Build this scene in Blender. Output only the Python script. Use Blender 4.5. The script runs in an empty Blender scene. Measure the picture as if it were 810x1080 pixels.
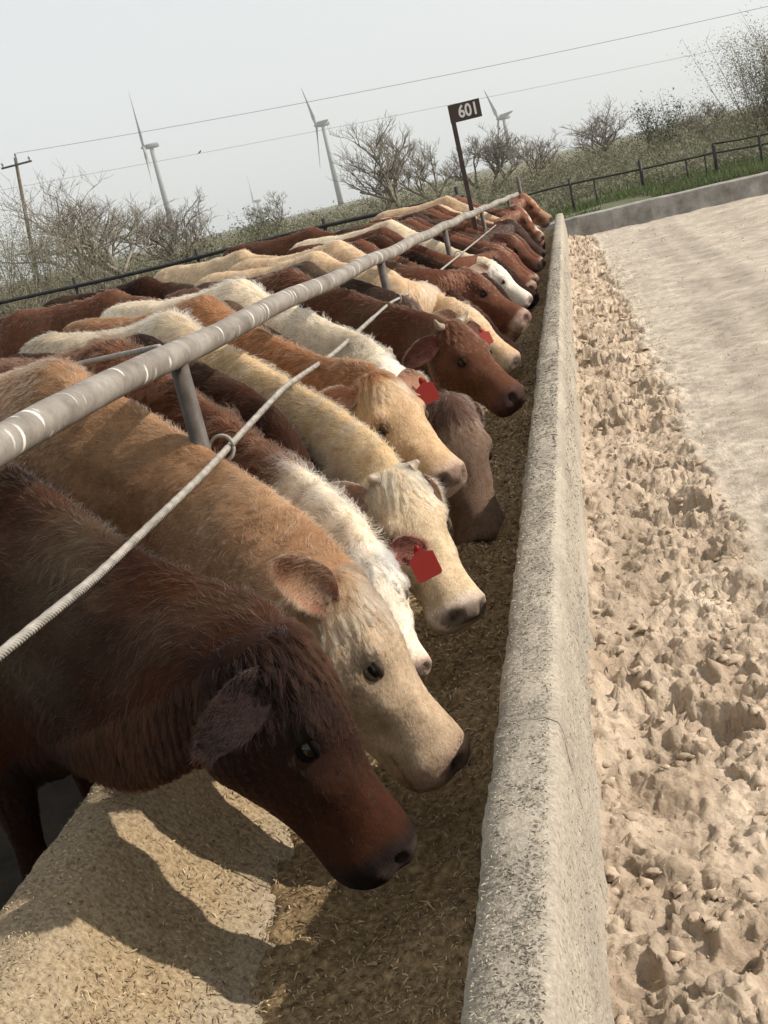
import bpy, bmesh, math, random
import numpy as np
from mathutils import Vector, Matrix, Quaternion

random.seed(7)
RNG = np.random.default_rng(7)
scene = bpy.context.scene
COL = scene.collection

# ------------------------------------------------------------------ camera
F, VPX, VPY, ROLL, CAMZ = 1300.0, 594.0, 158.0, 13.5, 1.6      # in pixels of the 810x1080 photograph
_d = np.array([(VPX - 405) / F, -(VPY - 540) / F, -1.0]); _d /= np.linalg.norm(_d)
_a, _b = -math.sin(math.radians(ROLL)), math.cos(math.radians(ROLL))
_u = np.array([_a, _b, -(_a * _d[0] + _b * _d[1]) / _d[2]]); _u /= np.linalg.norm(_u)
CM = np.array([np.cross(_d, _u), _d, _u])                       # world = CM @ camera
CP = np.array([0.0, 0.0, CAMZ])
cam = bpy.data.cameras.new('camera'); cam_o = bpy.data.objects.new('camera', cam); COL.objects.link(cam_o)
cam.sensor_fit = 'VERTICAL'; cam.sensor_height = 36.0; cam.sensor_width = 27.0
cam.lens = 36.0 * F / 1080.0
cam.clip_start = 0.05; cam.clip_end = 9000
mw = Matrix.Identity(4)
for i in range(3):
    for j in range(3):
        mw[i][j] = CM[i][j]
mw.translation = Vector(CP)
cam_o.matrix_world = mw
scene.camera = cam_o

def ray(px, py):
    v = CM @ np.array([(px - 405) / F, -(py - 540) / F, -1.0]); return v / np.linalg.norm(v)
def onz(px, py, z): r = ray(px, py); return CP + r * (z - CP[2]) / r[2]
def onx(px, py, x): r = ray(px, py); return CP + r * x / r[0]
def ony(px, py, y): r = ray(px, py); return CP + r * y / r[1]

# ------------------------------------------------------------------ light
SUN_EL, SUN_AZ = 34.0, 80.0            # elevation; azimuth from +Y (along the bunk) towards +X
world = bpy.data.worlds.new('World'); scene.world = world; world.use_nodes = True
nt = world.node_tree; nt.nodes.clear()
sky = nt.nodes.new('ShaderNodeTexSky'); sky.sky_type = 'NISHITA'; sky.sun_disc = False
sky.sun_elevation = math.radians(SUN_EL); sky.sun_rotation = math.radians(SUN_AZ)
sky.air_density = 1.0; sky.dust_density = 1.6; sky.ozone_density = 1.0
hs = nt.nodes.new('ShaderNodeHueSaturation'); hs.inputs['Saturation'].default_value = 0.22
veil = nt.nodes.new('ShaderNodeMix'); veil.data_type = 'RGBA'; veil.inputs[0].default_value = 0.6
veil.inputs[7].default_value = (8.2, 8.5, 8.45, 1)               # thin white high cloud over the whole sky
bg = nt.nodes.new('ShaderNodeBackground'); bg.inputs['Strength'].default_value = 0.1
wo = nt.nodes.new('ShaderNodeOutputWorld')
nt.links.new(sky.outputs[0], hs.inputs['Color']); nt.links.new(hs.outputs[0], veil.inputs[6])
nt.links.new(veil.outputs[2], bg.inputs[0]); nt.links.new(bg.outputs[0], wo.inputs[0])
sun = bpy.data.lights.new('sun', 'SUN'); sun.energy = 5.0; sun.angle = math.radians(0.8); sun.color = (1.0, 0.93, 0.83)
sun_o = bpy.data.objects.new('sun', sun); COL.objects.link(sun_o)
_e, _z = math.radians(SUN_EL), math.radians(SUN_AZ)
SUND = Vector((math.cos(_e) * math.sin(_z), math.cos(_e) * math.cos(_z), math.sin(_e)))
sun_o.rotation_euler = SUND.to_track_quat('Z', 'Y').to_euler()
sun_o.location = (6, 6, 12)
scene.view_settings.view_transform = 'Standard'; scene.view_settings.look = 'None'
scene.view_settings.exposure = 0.30; scene.view_settings.gamma = 1.0
scene.render.engine = 'CYCLES'
scene.cycles.use_denoising = True
scene.cycles.max_bounces = 6; scene.cycles.diffuse_bounces = 3; scene.cycles.glossy_bounces = 2
scene.cycles.transmission_bounces = 4; scene.cycles.transparent_max_bounces = 6
scene.cycles_curves.shape = 'RIBBONS'

# ------------------------------------------------------------------ helpers
def tag(o, label=None, cat=None, group=None, kind=None):
    if label: o['label'] = label
    if cat: o['category'] = cat
    if group: o['group'] = group
    if kind: o['kind'] = kind
    return o
def empty(name, loc=(0, 0, 0)):
    o = bpy.data.objects.new(name, None); COL.objects.link(o); o.location = loc; o.empty_display_size = 0.1
    return o
def mesh_obj(name, verts, faces, mats, parent=None, smooth=True, loc=None, midx=None):
    me = bpy.data.meshes.new(name)
    verts = np.asarray(verts, dtype=np.float64)
    if loc is not None: verts = verts - np.asarray(loc)
    if isinstance(faces, np.ndarray):
        n, k = faces.shape
        me.vertices.add(len(verts)); me.vertices.foreach_set('co', verts.astype(np.float32).ravel())
        me.loops.add(n * k); me.loops.foreach_set('vertex_index', faces.astype(np.int32).ravel())
        me.polygons.add(n); me.polygons.foreach_set('loop_start', np.arange(0, n * k, k, dtype=np.int32))
        me.update(calc_edges=True)
    else:
        me.from_pydata([tuple(v) for v in verts], [], [tuple(f) for f in faces]); me.update()
    if not isinstance(mats, (list, tuple)): mats = [mats]
    for m in mats: me.materials.append(m)
    if smooth: me.polygons.foreach_set('use_smooth', np.ones(len(me.polygons), dtype=bool))
    if midx is not None: me.polygons.foreach_set('material_index', np.asarray(midx, dtype=np.int32))
    o = bpy.data.objects.new(name, me); COL.objects.link(o)
    if parent is not None: o.parent = parent
    elif loc is not None: o.location = loc
    return o
def color_attr(o, name, cols):
    a = o.data.color_attributes.new(name, 'FLOAT_COLOR', 'POINT')
    c = np.ones((len(cols), 4), dtype=np.float32); c[:, :3] = cols
    a.data.foreach_set('color', c.ravel())

def _hash(ix, iy, iz, seed):
    h = (ix.astype(np.int64) * 374761393 + iy.astype(np.int64) * 668265263 + iz.astype(np.int64) * 2147483647 + seed * 1442695041) & 0xFFFFFFFF
    h = ((h ^ (h >> 13)) * 1274126177) & 0xFFFFFFFF
    h = (h ^ (h >> 16)) & 0xFFFFFFFF
    return h.astype(np.float64) / 4294967295.0
def noise3(p, scale=1.0, seed=0):
    p = np.asarray(p, float) * scale
    i = np.floor(p).astype(np.int64); f = p - i; f = f * f * (3 - 2 * f)
    r = 0
    for dx in (0, 1):
        wx = f[:, 0] if dx else 1 - f[:, 0]
        for dy in (0, 1):
            wy = f[:, 1] if dy else 1 - f[:, 1]
            for dz in (0, 1):
                wz = f[:, 2] if dz else 1 - f[:, 2]
                r = r + wx * wy * wz * _hash(i[:, 0] + dx, i[:, 1] + dy, i[:, 2] + dz, seed)
    return r * 2 - 1
def fbm(p, scale=1.0, octaves=4, seed=0, gain=0.5):
    r = 0; a = 1.0; s = scale
    for k in range(octaves):
        r = r + a * noise3(p, s, seed + 17 * k); a *= gain; s *= 2.03
    return r
def unit(v): v = np.asarray(v, float); return v / np.linalg.norm(v)

def loft(rings):
    """closed tube through rings of equal length, fan caps -> verts, faces"""
    n = len(rings[0]); V = [p for r in rings for p in r]; Fc = []
    for k in range(len(rings) - 1):
        for i in range(n):
            j = (i + 1) % n
            Fc.append((k * n + i, k * n + j, (k + 1) * n + j, (k + 1) * n + i))
    V.append(np.mean(rings[0], axis=0)); c0 = len(V) - 1
    V.append(np.mean(rings[-1], axis=0)); c1 = len(V) - 1
    m = (len(rings) - 1) * n
    for i in range(n):
        j = (i + 1) % n
        Fc.append((c0, j, i)); Fc.append((c1, m + i, m + j))
    return V, Fc
class Bag:
    def __init__(s): s.V = []; s.F = []
    def add(s, V, Fc):
        b = len(s.V); s.V += [np.asarray(v, float) for v in V]; s.F += [tuple(i + b for i in f) for f in Fc]
    def tube(s, pts, radii, n=8, ref=None):
        pts = [np.asarray(p, float) for p in pts]; rings = []
        if np.isscalar(radii): radii = [radii] * len(pts)
        for k, p in enumerate(pts):
            t = unit(pts[min(k + 1, len(pts) - 1)] - pts[max(k - 1, 0)])
            if ref is None or k == 0:
                r0 = np.array([0, 0, 1.0]) if abs(t[2]) < 0.9 else np.array([1.0, 0, 0])
                a = unit(np.cross(t, r0))
            else:
                a = unit(a - t * (a @ t))
            b = np.cross(t, a); ref = 1
            rings.append([p + radii[k] * (math.cos(q) * a + math.sin(q) * b) for q in np.linspace(0, 2 * math.pi, n, endpoint=False)])
        s.add(*loft(rings))
    def box(s, c, size, rot=None):
        c = np.asarray(c, float); h = np.asarray(size, float) / 2
        P = [np.array([x, y, z]) * h for x in (-1, 1) for y in (-1, 1) for z in (-1, 1)]
        if rot is not None: P = [rot @ p for p in P]
        s.add([c + p for p in P], [(0, 1, 3, 2), (4, 6, 7, 5), (0, 4, 5, 1), (2, 3, 7, 6), (0, 2, 6, 4), (1, 5, 7, 3)])
    def obj(s, name, mat, parent=None, smooth=True, loc=None):
        return mesh_obj(name, s.V, s.F, mat, parent, smooth, loc)

# ------------------------------------------------------------------ materials
def mat(name):
    m = bpy.data.materials.new(name); m.use_nodes = True
    n = m.node_tree; n.nodes.clear()
    out = n.nodes.new('ShaderNodeOutputMaterial'); p = n.nodes.new('ShaderNodeBsdfPrincipled')
    n.links.new(p.outputs[0], out.inputs[0]); p.inputs['Specular IOR Level'].default_value = 0.25
    return m, n, p, out
def N(n, t, **kw):
    x = n.nodes.new(t)
    for k, v in kw.items():
        if k in x.inputs: x.inputs[k].default_value = v
        else: setattr(x, k, v)
    return x
def ramp(n, fac, stops):
    r = n.nodes.new('ShaderNodeValToRGB'); e = r.color_ramp.elements
    while len(e) < len(stops): e.new(0.5)
    for el, (pos, c) in zip(e, stops): el.position = pos; el.color = (*c, 1)
    n.links.new(fac, r.inputs[0]); return r.outputs[0]
def bump(n, p, h, strength=0.5, dist=0.01, prev=None):
    b = n.nodes.new('ShaderNodeBump'); b.inputs['Strength'].default_value = strength; b.inputs['Distance'].default_value = dist
    n.links.new(h, b.inputs['Height'])
    if prev is not None: n.links.new(prev, b.inputs['Normal'])
    if p is not None: n.links.new(b.outputs[0], p.inputs['Normal'])
    return b.outputs[0]
def noise_mat(name, stops, scale=6.0, rough=0.9, bscale=60, bstr=0.4, bdist=0.01, detail=8, mix=None):
    m, n, p, out = mat(name)
    tc = N(n, 'ShaderNodeTexCoord')
    a = N(n, 'ShaderNodeTexNoise', Scale=scale, Detail=float(detail), Roughness=0.65)
    n.links.new(tc.outputs['Object'], a.inputs['Vector'])
    c = ramp(n, a.outputs[0], stops)
    n.links.new(c, p.inputs['Base Color']); p.inputs['Roughness'].default_value = rough
    b = N(n, 'ShaderNodeTexNoise', Scale=float(bscale), Detail=6.0, Roughness=0.7)
    n.links.new(tc.outputs['Object'], b.inputs['Vector'])
    bump(n, p, b.outputs[0], bstr, bdist)
    return m
def attr_mat(name, rough=0.9, attr='tint', trans=0.0, bscale=0, bstr=0.3, bdist=0.004):
    m, n, p, out = mat(name)
    a = N(n, 'ShaderNodeAttribute', attribute_name=attr)
    n.links.new(a.outputs['Color'], p.inputs['Base Color']); p.inputs['Roughness'].default_value = rough
    if bscale:
        tc = N(n, 'ShaderNodeTexCoord'); b = N(n, 'ShaderNodeTexNoise', Scale=float(bscale), Detail=5.0)
        n.links.new(tc.outputs['Object'], b.inputs['Vector']); bump(n, p, b.outputs[0], bstr, bdist)
    if trans:
        t = N(n, 'ShaderNodeBsdfTranslucent'); n.links.new(a.outputs['Color'], t.inputs['Color'])
        mx = N(n, 'ShaderNodeMixShader'); mx.inputs[0].default_value = trans
        n.links.new(p.outputs[0], mx.inputs[1]); n.links.new(t.outputs[0], mx.inputs[2]); n.links.new(mx.outputs[0], out.inputs[0])
    return m
def flat_mat(name, col, rough=0.5, metal=0.0):
    m, n, p, out = mat(name)
    p.inputs['Base Color'].default_value = (*col, 1); p.inputs['Roughness'].default_value = rough; p.inputs['Metallic'].default_value = metal
    return m

# concrete of the bunk: pitted, caked with dry feed dust
def concrete_mat():
    m, n, p, out = mat('bunk_concrete')
    tc = N(n, 'ShaderNodeTexCoord')
    big = N(n, 'ShaderNodeTexNoise', Scale=2.2, Detail=5.0, Roughness=0.6); n.links.new(tc.outputs['Object'], big.inputs['Vector'])
    mp = N(n, 'ShaderNodeMapping'); mp.inputs['Scale'].default_value = (1, 0.8, 0.7); n.links.new(tc.outputs['Object'], mp.inputs['Vector'])
    vo = N(n, 'ShaderNodeTexVoronoi', Scale=135.0); vo.inputs['Randomness'].default_value = 1.0
    wn = N(n, 'ShaderNodeTexNoise', Scale=45.0, Detail=3.0); n.links.new(mp.outputs[0], wn.inputs['Vector'])
    wm = N(n, 'ShaderNodeMix'); wm.data_type = 'VECTOR'; wm.inputs[0].default_value = 0.035
    n.links.new(mp.outputs[0], wm.inputs[4]); n.links.new(wn.outputs['Color'], wm.inputs[5]); n.links.new(wm.outputs[1], vo.inputs['Vector'])
    fine = N(n, 'ShaderNodeTexNoise', Scale=90.0, Detail=6.0, Roughness=0.75); n.links.new(tc.outputs['Object'], fine.inputs['Vector'])
    c1 = ramp(n, fine.outputs[0], [(0.28, (0.13, 0.11, 0.085)), (0.43, (0.33, 0.295, 0.245)), (0.68, (0.50, 0.455, 0.39))])
    c2 = ramp(n, big.outputs[0], [(0.3, (0.62, 0.60, 0.58)), (0.7, (1.0, 0.97, 0.92))])
    mm = N(n, 'ShaderNodeMix'); mm.data_type = 'RGBA'; mm.blend_type = 'MULTIPLY'; mm.inputs[0].default_value = 1.0
    n.links.new(c1, mm.inputs[6]); n.links.new(c2, mm.inputs[7])
    sx = N(n, 'ShaderNodeSeparateXYZ'); n.links.new(tc.outputs['Object'], sx.inputs[0])
    mr = N(n, 'ShaderNodeMapRange'); mr.inputs['From Min'].default_value = 0.10; mr.inputs['From Max'].default_value = -0.22; n.links.new(sx.outputs[0], mr.inputs['Value'])
    dm = N(n, 'ShaderNodeMath', operation='MULTIPLY'); n.links.new(mr.outputs[0], dm.inputs[0])
    dr = ramp(n, big.outputs[0], [(0.3, (0.55, 0.55, 0.55)), (0.6, (1, 1, 1))]); n.links.new(dr, dm.inputs[1])
    dust = ramp(n, fine.outputs[0], [(0.3, (0.07, 0.045, 0.022)), (0.46, (0.22, 0.158, 0.09)), (0.7, (0.38, 0.295, 0.185))])   # feed dust caked on the cattle side
    md = N(n, 'ShaderNodeMix'); md.data_type = 'RGBA'; n.links.new(dm.outputs[0], md.inputs[0]); n.links.new(mm.outputs[2], md.inputs[6]); n.links.new(dust, md.inputs[7])
    n.links.new(md.outputs[2], p.inputs['Base Color']); p.inputs['Roughness'].default_value = 0.95
    b1 = bump(n, None, vo.outputs['Distance'], 0.35, 0.004)
    bump(n, p, fine.outputs[0], 0.5, 0.006, b1)
    return m
M_CONC = concrete_mat()
M_FEED = noise_mat('feed_mash', [(0.3, (0.06, 0.038, 0.018)), (0.5, (0.19, 0.128, 0.065)), (0.72, (0.36, 0.26, 0.14))], 55, 0.95, 140, 0.7, 0.006)
M_FLAKE = attr_mat('chaff_flakes', 0.85)
M_DIRT = attr_mat('churned_dirt', 0.95)
def dirt_relief():
    n = M_DIRT.node_tree; p = n.nodes['Principled BSDF']; tc = N(n, 'ShaderNodeTexCoord')
    a = N(n, 'ShaderNodeTexNoise', Scale=48.0, Detail=8.0, Roughness=0.72); n.links.new(tc.outputs['Object'], a.inputs['Vector'])
    v = N(n, 'ShaderNodeTexVoronoi', Scale=75.0); n.links.new(tc.outputs['Object'], v.inputs['Vector'])
    g = N(n, 'ShaderNodeTexNoise', Scale=230.0, Detail=4.0, Roughness=0.8); n.links.new(tc.outputs['Object'], g.inputs['Vector'])
    b1 = bump(n, None, a.outputs[0], 0.7, 0.016); b2 = bump(n, None, v.outputs['Distance'], 0.4, 0.008, b1); bump(n, p, g.outputs[0], 0.6, 0.004, b2)
dirt_relief()
M_CLOD = noise_mat('dirt_clod', [(0.3, (0.31, 0.232, 0.163)), (0.7, (0.50, 0.392, 0.29))], 18, 0.95, 110, 0.6, 0.006)
M_GROUND = noise_mat('dry_ground', [(0.35, (0.10, 0.098, 0.06)), (0.65, (0.17, 0.155, 0.10))], 0.25, 0.95, 4, 0.5, 0.08)
M_PEN = noise_mat('pen_dirt', [(0.35, (0.022, 0.017, 0.013)), (0.65, (0.06, 0.046, 0.034))], 3, 0.95, 20, 0.5, 0.03)
M_GALV = None
def pipe_mat():
    m, n, p, out = mat('weathered_pipe')
    tc = N(n, 'ShaderNodeTexCoord')
    a = N(n, 'ShaderNodeTexNoise', Scale=9.0, Detail=8.0, Roughness=0.7); n.links.new(tc.outputs['Object'], a.inputs['Vector'])
    c = ramp(n, a.outputs[0], [(0.3, (0.10, 0.085, 0.07)), (0.5, (0.20, 0.175, 0.15)), (0.75, (0.31, 0.28, 0.245))])
    mp = N(n, 'ShaderNodeMapping'); mp.inputs['Scale'].default_value = (9, 34, 9); mp.inputs['Rotation'].default_value = (0.25, 0, 0.3)
    n.links.new(tc.outputs['Object'], mp.inputs['Vector'])
    s = N(n, 'ShaderNodeTexNoise', Scale=1.0, Detail=2.0); n.links.new(mp.outputs[0], s.inputs['Vector'])
    sc = ramp(n, s.outputs[0], [(0.62, (0, 0, 0)), (0.69, (1, 1, 1))])
    mx = N(n, 'ShaderNodeMix'); mx.data_type = 'RGBA'; mx.inputs[7].default_value = (0.62, 0.59, 0.54, 1)
    n.links.new(sc, mx.inputs[0]); n.links.new(c, mx.inputs[6]); n.links.new(mx.outputs[2], p.inputs['Base Color'])
    p.inputs['Roughness'].default_value = 0.62; p.inputs['Metallic'].default_value = 0.15
    f = N(n, 'ShaderNodeTexNoise', Scale=70.0, Detail=5.0); n.links.new(tc.outputs['Object'], f.inputs['Vector'])
    bump(n, p, f.outputs[0], 0.35, 0.004)
    return m
M_PIPE = pipe_mat()
M_POST = noise_mat('dark_steel_post', [(0.3, (0.04, 0.032, 0.027)), (0.7, (0.13, 0.105, 0.088))], 12, 0.6, 60, 0.3, 0.003)
M_CABLE = noise_mat('steel_cable', [(0.3, (0.15, 0.135, 0.115)), (0.7, (0.36, 0.33, 0.29))], 25, 0.55, 60, 0.2, 0.002)
M_BLACKFENCE = noise_mat('black_fence_paint', [(0.3, (0.012, 0.012, 0.012)), (0.7, (0.05, 0.045, 0.04))], 6, 0.6, 30, 0.2, 0.003)
M_WALL = noise_mat('grey_low_wall', [(0.3, (0.14, 0.128, 0.113)), (0.5, (0.26, 0.243, 0.22)), (0.7, (0.37, 0.35, 0.32))], 3.2, 0.95, 25, 0.4, 0.02)
M_TURB = flat_mat('turbine_grey', (0.22, 0.225, 0.23), 0.6)
M_WOODPOLE = noise_mat('weathered_pole', [(0.3, (0.07, 0.055, 0.04)), (0.7, (0.16, 0.13, 0.10))], 3, 0.9, 20, 0.3, 0.01)
M_WIRE = flat_mat('power_wire', (0.12, 0.12, 0.12), 0.6)
M_BARK = noise_mat('mesquite_bark', [(0.3, (0.055, 0.045, 0.035)), (0.7, (0.16, 0.135, 0.105))], 5, 0.95, 25, 0.4, 0.01)
M_TWIG = noise_mat('grey_twigs', [(0.3, (0.14, 0.122, 0.097)), (0.7, (0.27, 0.24, 0.195))], 4, 0.95, 25, 0.2, 0.01)
M_LEAF = attr_mat('scrub_leaves', 0.8, trans=0.25)
M_SIGN = noise_mat('sign_brown', [(0.3, (0.045, 0.03, 0.026)), (0.7, (0.085, 0.06, 0.05))], 8, 0.6, 40, 0.2, 0.002)
M_LETTER = flat_mat('sign_white_paint', (0.75, 0.73, 0.70), 0.6)
M_EYE = flat_mat('eye_dark', (0.010, 0.007, 0.005), 0.14); M_EYE.node_tree.nodes['Principled BSDF'].inputs['Specular IOR Level'].default_value = 0.4
M_HORN = noise_mat('horn', [(0.3, (0.18, 0.13, 0.09)), (0.7, (0.38, 0.31, 0.24))], 30, 0.5, 120, 0.3, 0.002)
M_TAGS = {'red': flat_mat('tag_red', (0.34, 0.035, 0.026), 0.55), 'pink': flat_mat('tag_pink', (0.55, 0.12, 0.09), 0.45)}
for _m in M_TAGS.values():
    _n = _m.node_tree; _p = _n.nodes['Principled BSDF']; _o = [x for x in _n.nodes if x.type == 'OUTPUT_MATERIAL'][0]
    _t = _n.nodes.new('ShaderNodeBsdfTranslucent'); _t.inputs[0].default_value = _p.inputs['Base Color'].default_value
    _x = _n.nodes.new('ShaderNodeMixShader'); _x.inputs[0].default_value = 0.45
    _n.links.new(_p.outputs[0], _x.inputs[1]); _n.links.new(_t.outputs[0], _x.inputs[2]); _n.links.new(_x.outputs[0], _o.inputs[0])
M_TAGINK = flat_mat('tag_print', (0.10, 0.01, 0.01), 0.6)
M_SKIN = attr_mat('cattle_hide', 0.85, 'coat')
def hide_detail():
    n = M_SKIN.node_tree; p = n.nodes['Principled BSDF']; p.inputs['Specular IOR Level'].default_value = 0.10
    tc = N(n, 'ShaderNodeTexCoord'); at_ = [x for x in n.nodes if x.type == 'ATTRIBUTE'][0]
    mp = N(n, 'ShaderNodeMapping'); mp.inputs['Scale'].default_value = (1.0, 1.0, 0.42); mp.inputs['Rotation'].default_value = (0.3, 0.5, 0.2); n.links.new(tc.outputs['Object'], mp.inputs['Vector'])
    a = N(n, 'ShaderNodeTexNoise', Scale=210.0, Detail=6.0, Roughness=0.7); n.links.new(mp.outputs[0], a.inputs['Vector'])
    c = N(n, 'ShaderNodeTexNoise', Scale=28.0, Detail=6.0, Roughness=0.65); n.links.new(tc.outputs['Object'], c.inputs['Vector'])
    f1 = ramp(n, a.outputs[0], [(0.3, (0.62, 0.60, 0.58)), (0.7, (1.15, 1.12, 1.1))]); f2 = ramp(n, c.outputs[0], [(0.32, (0.72, 0.70, 0.66)), (0.66, (1.1, 1.1, 1.1))])
    m1 = N(n, 'ShaderNodeMix'); m1.data_type = 'RGBA'; m1.blend_type = 'MULTIPLY'; m1.inputs[0].default_value = 1.0; n.links.new(at_.outputs['Color'], m1.inputs[6]); n.links.new(f1, m1.inputs[7])
    m2 = N(n, 'ShaderNodeMix'); m2.data_type = 'RGBA'; m2.blend_type = 'MULTIPLY'; m2.inputs[0].default_value = 1.0; n.links.new(m1.outputs[2], m2.inputs[6]); n.links.new(f2, m2.inputs[7])
    n.links.new(m2.outputs[2], p.inputs['Base Color'])
    b1 = bump(n, None, c.outputs[0], 0.5, 0.006); bump(n, p, a.outputs[0], 0.6, 0.003, b1)
hide_detail()
M_EAR = attr_mat('ear_skin', 0.75, 'coat', trans=0.45)
def hair_mat():
    m = bpy.data.materials.new('cattle_hair'); m.use_nodes = True; n = m.node_tree; n.nodes.clear()
    out = n.nodes.new('ShaderNodeOutputMaterial'); h = n.nodes.new('ShaderNodeBsdfHairPrincipled')
    h.model = 'CHIANG'; h.parametrization = 'COLOR'
    a = n.nodes.new('ShaderNodeAttribute'); a.attribute_name = 'coat'
    n.links.new(a.outputs['Color'], h.inputs['Color']); h.inputs['IOR'].default_value = 1.28; h.inputs['Roughness'].default_value = 0.5; h.inputs['Radial Roughness'].default_value = 0.5
    if 'Random Roughness' in h.inputs: h.inputs['Random Roughness'].default_value = 0.15
    n.links.new(h.outputs[0], out.inputs[0]); return m
M_HAIR = hair_mat()

# ------------------------------------------------------------------ ground, road and churned strip
def clod_field(xs, ys, zone):
    """height of churned clods on a separable grid (rows = ys, cols = xs)"""
    H = np.zeros((len(ys), len(xs)))
    r = np.random.default_rng(11)
    n = 5200
    cy = 1.0 * np.exp(r.random(n) * math.log(25.5 / 1.0)); cx = -0.2 + r.random(n) * 0.72
    for k in range(n):
        far = min(1.0, cy[k] / 12)
        rad = r.uniform(0.014, 0.05) * (1 + 0.5 * far)
        if r.random() < 0.20: rad *= 1.9
        h = rad * r.uniform(0.25, 0.62)
        dent = r.random() < 0.22
        a = r.uniform(0, math.pi); e = r.uniform(1.0, 1.9)
        x0, x1 = np.searchsorted(xs, [cx[k] - rad * e, cx[k] + rad * e]); y0, y1 = np.searchsorted(ys, [cy[k] - rad * e, cy[k] + rad * e])
        if x1 <= x0 or y1 <= y0: continue
        X, Y = np.meshgrid(xs[x0:x1] - cx[k], ys[y0:y1] - cy[k])
        A = (X * math.cos(a) + Y * math.sin(a)) / e; B = -X * math.sin(a) + Y * math.cos(a)
        ph = r.uniform(0, 6.28); ang = np.arctan2(B, A)
        d = np.sqrt(A * A + B * B) / (rad * (1 + 0.16 * np.sin(3 * ang + ph) + 0.1 * np.sin(5 * ang + 2 * ph)))
        if dent:
            H[y0:y1, x0:x1] -= np.clip(1 - d ** 3, 0, 1) * h * 0.9
            H[y0:y1, x0:x1] += np.exp(-((d - 0.95) / 0.12) ** 2) * h * 0.35
        else:
            tilt = (X * math.cos(ph) + Y * math.sin(ph)) / rad
            b = np.clip(1 - d ** 2.6, 0, 1) ** 0.6 * h * (1 + 0.5 * tilt)
            H[y0:y1, x0:x1] = np.maximum(H[y0:y1, x0:x1], H[y0:y1, x0:x1] * 0.35 + b)
    return H
def build_road():
    xs = np.concatenate([np.arange(-0.235, 0.56, 0.0068), 0.56 + np.cumsum(np.linspace(0.012, 0.25, 95))])
    ys = [0.9]
    while ys[-1] < 25.6: ys.append(ys[-1] + max(0.0058, 0.0042 * ys[-1]))
    ys = np.array(ys)
    H = clod_field(xs, ys, None)
    X, Y = np.meshgrid(xs, ys)
    P = np.stack([X.ravel(), Y.ravel(), np.zeros(X.size)], 1)
    edge = 0.43 - 0.008 * Y + 0.035 * noise3(P * [0, 1, 0], 1.3, 5).reshape(X.shape) + 0.03 * noise3(P * [0, 1, 0], 6, 6).reshape(X.shape)
    strip = 1 / (1 + np.exp((X - edge) / 0.018))
    base = 0.075 * np.exp(-np.clip(X + 0.22, 0, 9) / 0.10) - 0.025 * np.exp(-((X - 0.2) / 0.16) ** 2)
    n1 = fbm(P, 7, 4, 3).reshape(X.shape); n2 = fbm(P, 38, 3, 9, 0.55).reshape(X.shape); nb = noise3(P, 2.2, 21).reshape(X.shape)
    soft = np.clip(0.85 + 0.6 * noise3(P, 1.5, 23).reshape(X.shape), 0.5, 1.2)
    Z = strip * (H * soft + base + 0.018 * n1 + 0.0065 * n2 + 0.012 * nb) + 0.012 * np.exp(-((X - edge - 0.02) / 0.03) ** 2)
    road = 1 - strip
    track = 0.006 * np.sin(X * 9 + 0.4 * np.sin(Y * 0.7)) * np.clip((X - 0.7) / 0.5, 0, 1)
    stretch = fbm(P * [1.0, 3.2, 1], 3.0, 4, 31, 0.6).reshape(X.shape)
    Z = Z + road * (0.006 * (fbm(P, 2.0, 4, 51) + 0.9 * fbm(P, 17, 4, 52, 0.6)).reshape(X.shape) + 0.0025 * np.clip(stretch, 0, 1) + track)
    rid = 1 - np.abs(fbm(P + 0.02 * np.stack([noise3(P, 25, 61), noise3(P, 25, 62), 0 * P[:, 0]], 1), 13, 4, 63, 0.6)).reshape(X.shape)
    Z = Z + strip * soft * (0.022 * (rid - 0.75) + 0.010 * np.abs(fbm(P, 30, 4, 66, 0.65)).reshape(X.shape))
    for tx, tw in ((0.85, 0.16), (1.25, 0.14), (2.3, 0.2), (3.4, 0.2)):
        cxl = tx + 0.05 * np.sin(Y * 0.5 + tx) + 0.012 * Y * (1 if tx < 2 else 0.3); inn = np.exp(-((X - cxl) / tw) ** 4)
        lug = np.clip(np.sin((Y + 0.35 * np.abs(X - cxl)) * 46) * 2, -1, 1) * np.clip(noise3(P, 1.1, int(tx * 10)).reshape(X.shape) + 0.2, 0, 1)
        Z = Z + road * inn * (0.007 * lug - 0.008)
    V = np.stack([X.ravel(), Y.ravel(), Z.ravel()], 1)
    warp = strip.ravel() * np.clip((X.ravel() + 0.2) / 0.05, 0, 1)
    V[:, 0] += warp * 0.011 * fbm(V, 26, 3, 71, 0.6); V[:, 1] += warp * 0.011 * fbm(V, 26, 3, 72, 0.6)
    ny, nx = X.shape; idx = np.arange(nx * ny).reshape(ny, nx)
    Fc = np.stack([idx[:-1, :-1], idx[:-1, 1:], idx[1:, 1:], idx[1:, :-1]], -1).reshape(-1, 4)
    o = mesh_obj('road', V, Fc, M_DIRT, smooth=True)
    # colour of the earth itself: churned strip is browner and damper in blotches, the road pale and dusty
    t = np.clip(0.5 + 0.45 * fbm(V, 5, 4, 77), 0, 1)[:, None]; t2 = np.clip(0.5 + 0.6 * fbm(V, 33, 3, 78), 0, 1)[:, None]
    cs = np.array([0.37, 0.278, 0.198]) * (1 - t) + np.array([0.58, 0.462, 0.348]) * t
    damp = np.exp(-((V[:, 0] + 0.06 + 0.05 * noise3(V, 1.7, 80)) / 0.12) ** 2)[:, None] * np.clip(0.75 + 0.5 * noise3(V, 0.9, 81), 0, 1)[:, None]; cs = cs * (0.82 + 0.3 * t2) * (1 - 0.22 * damp)
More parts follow.
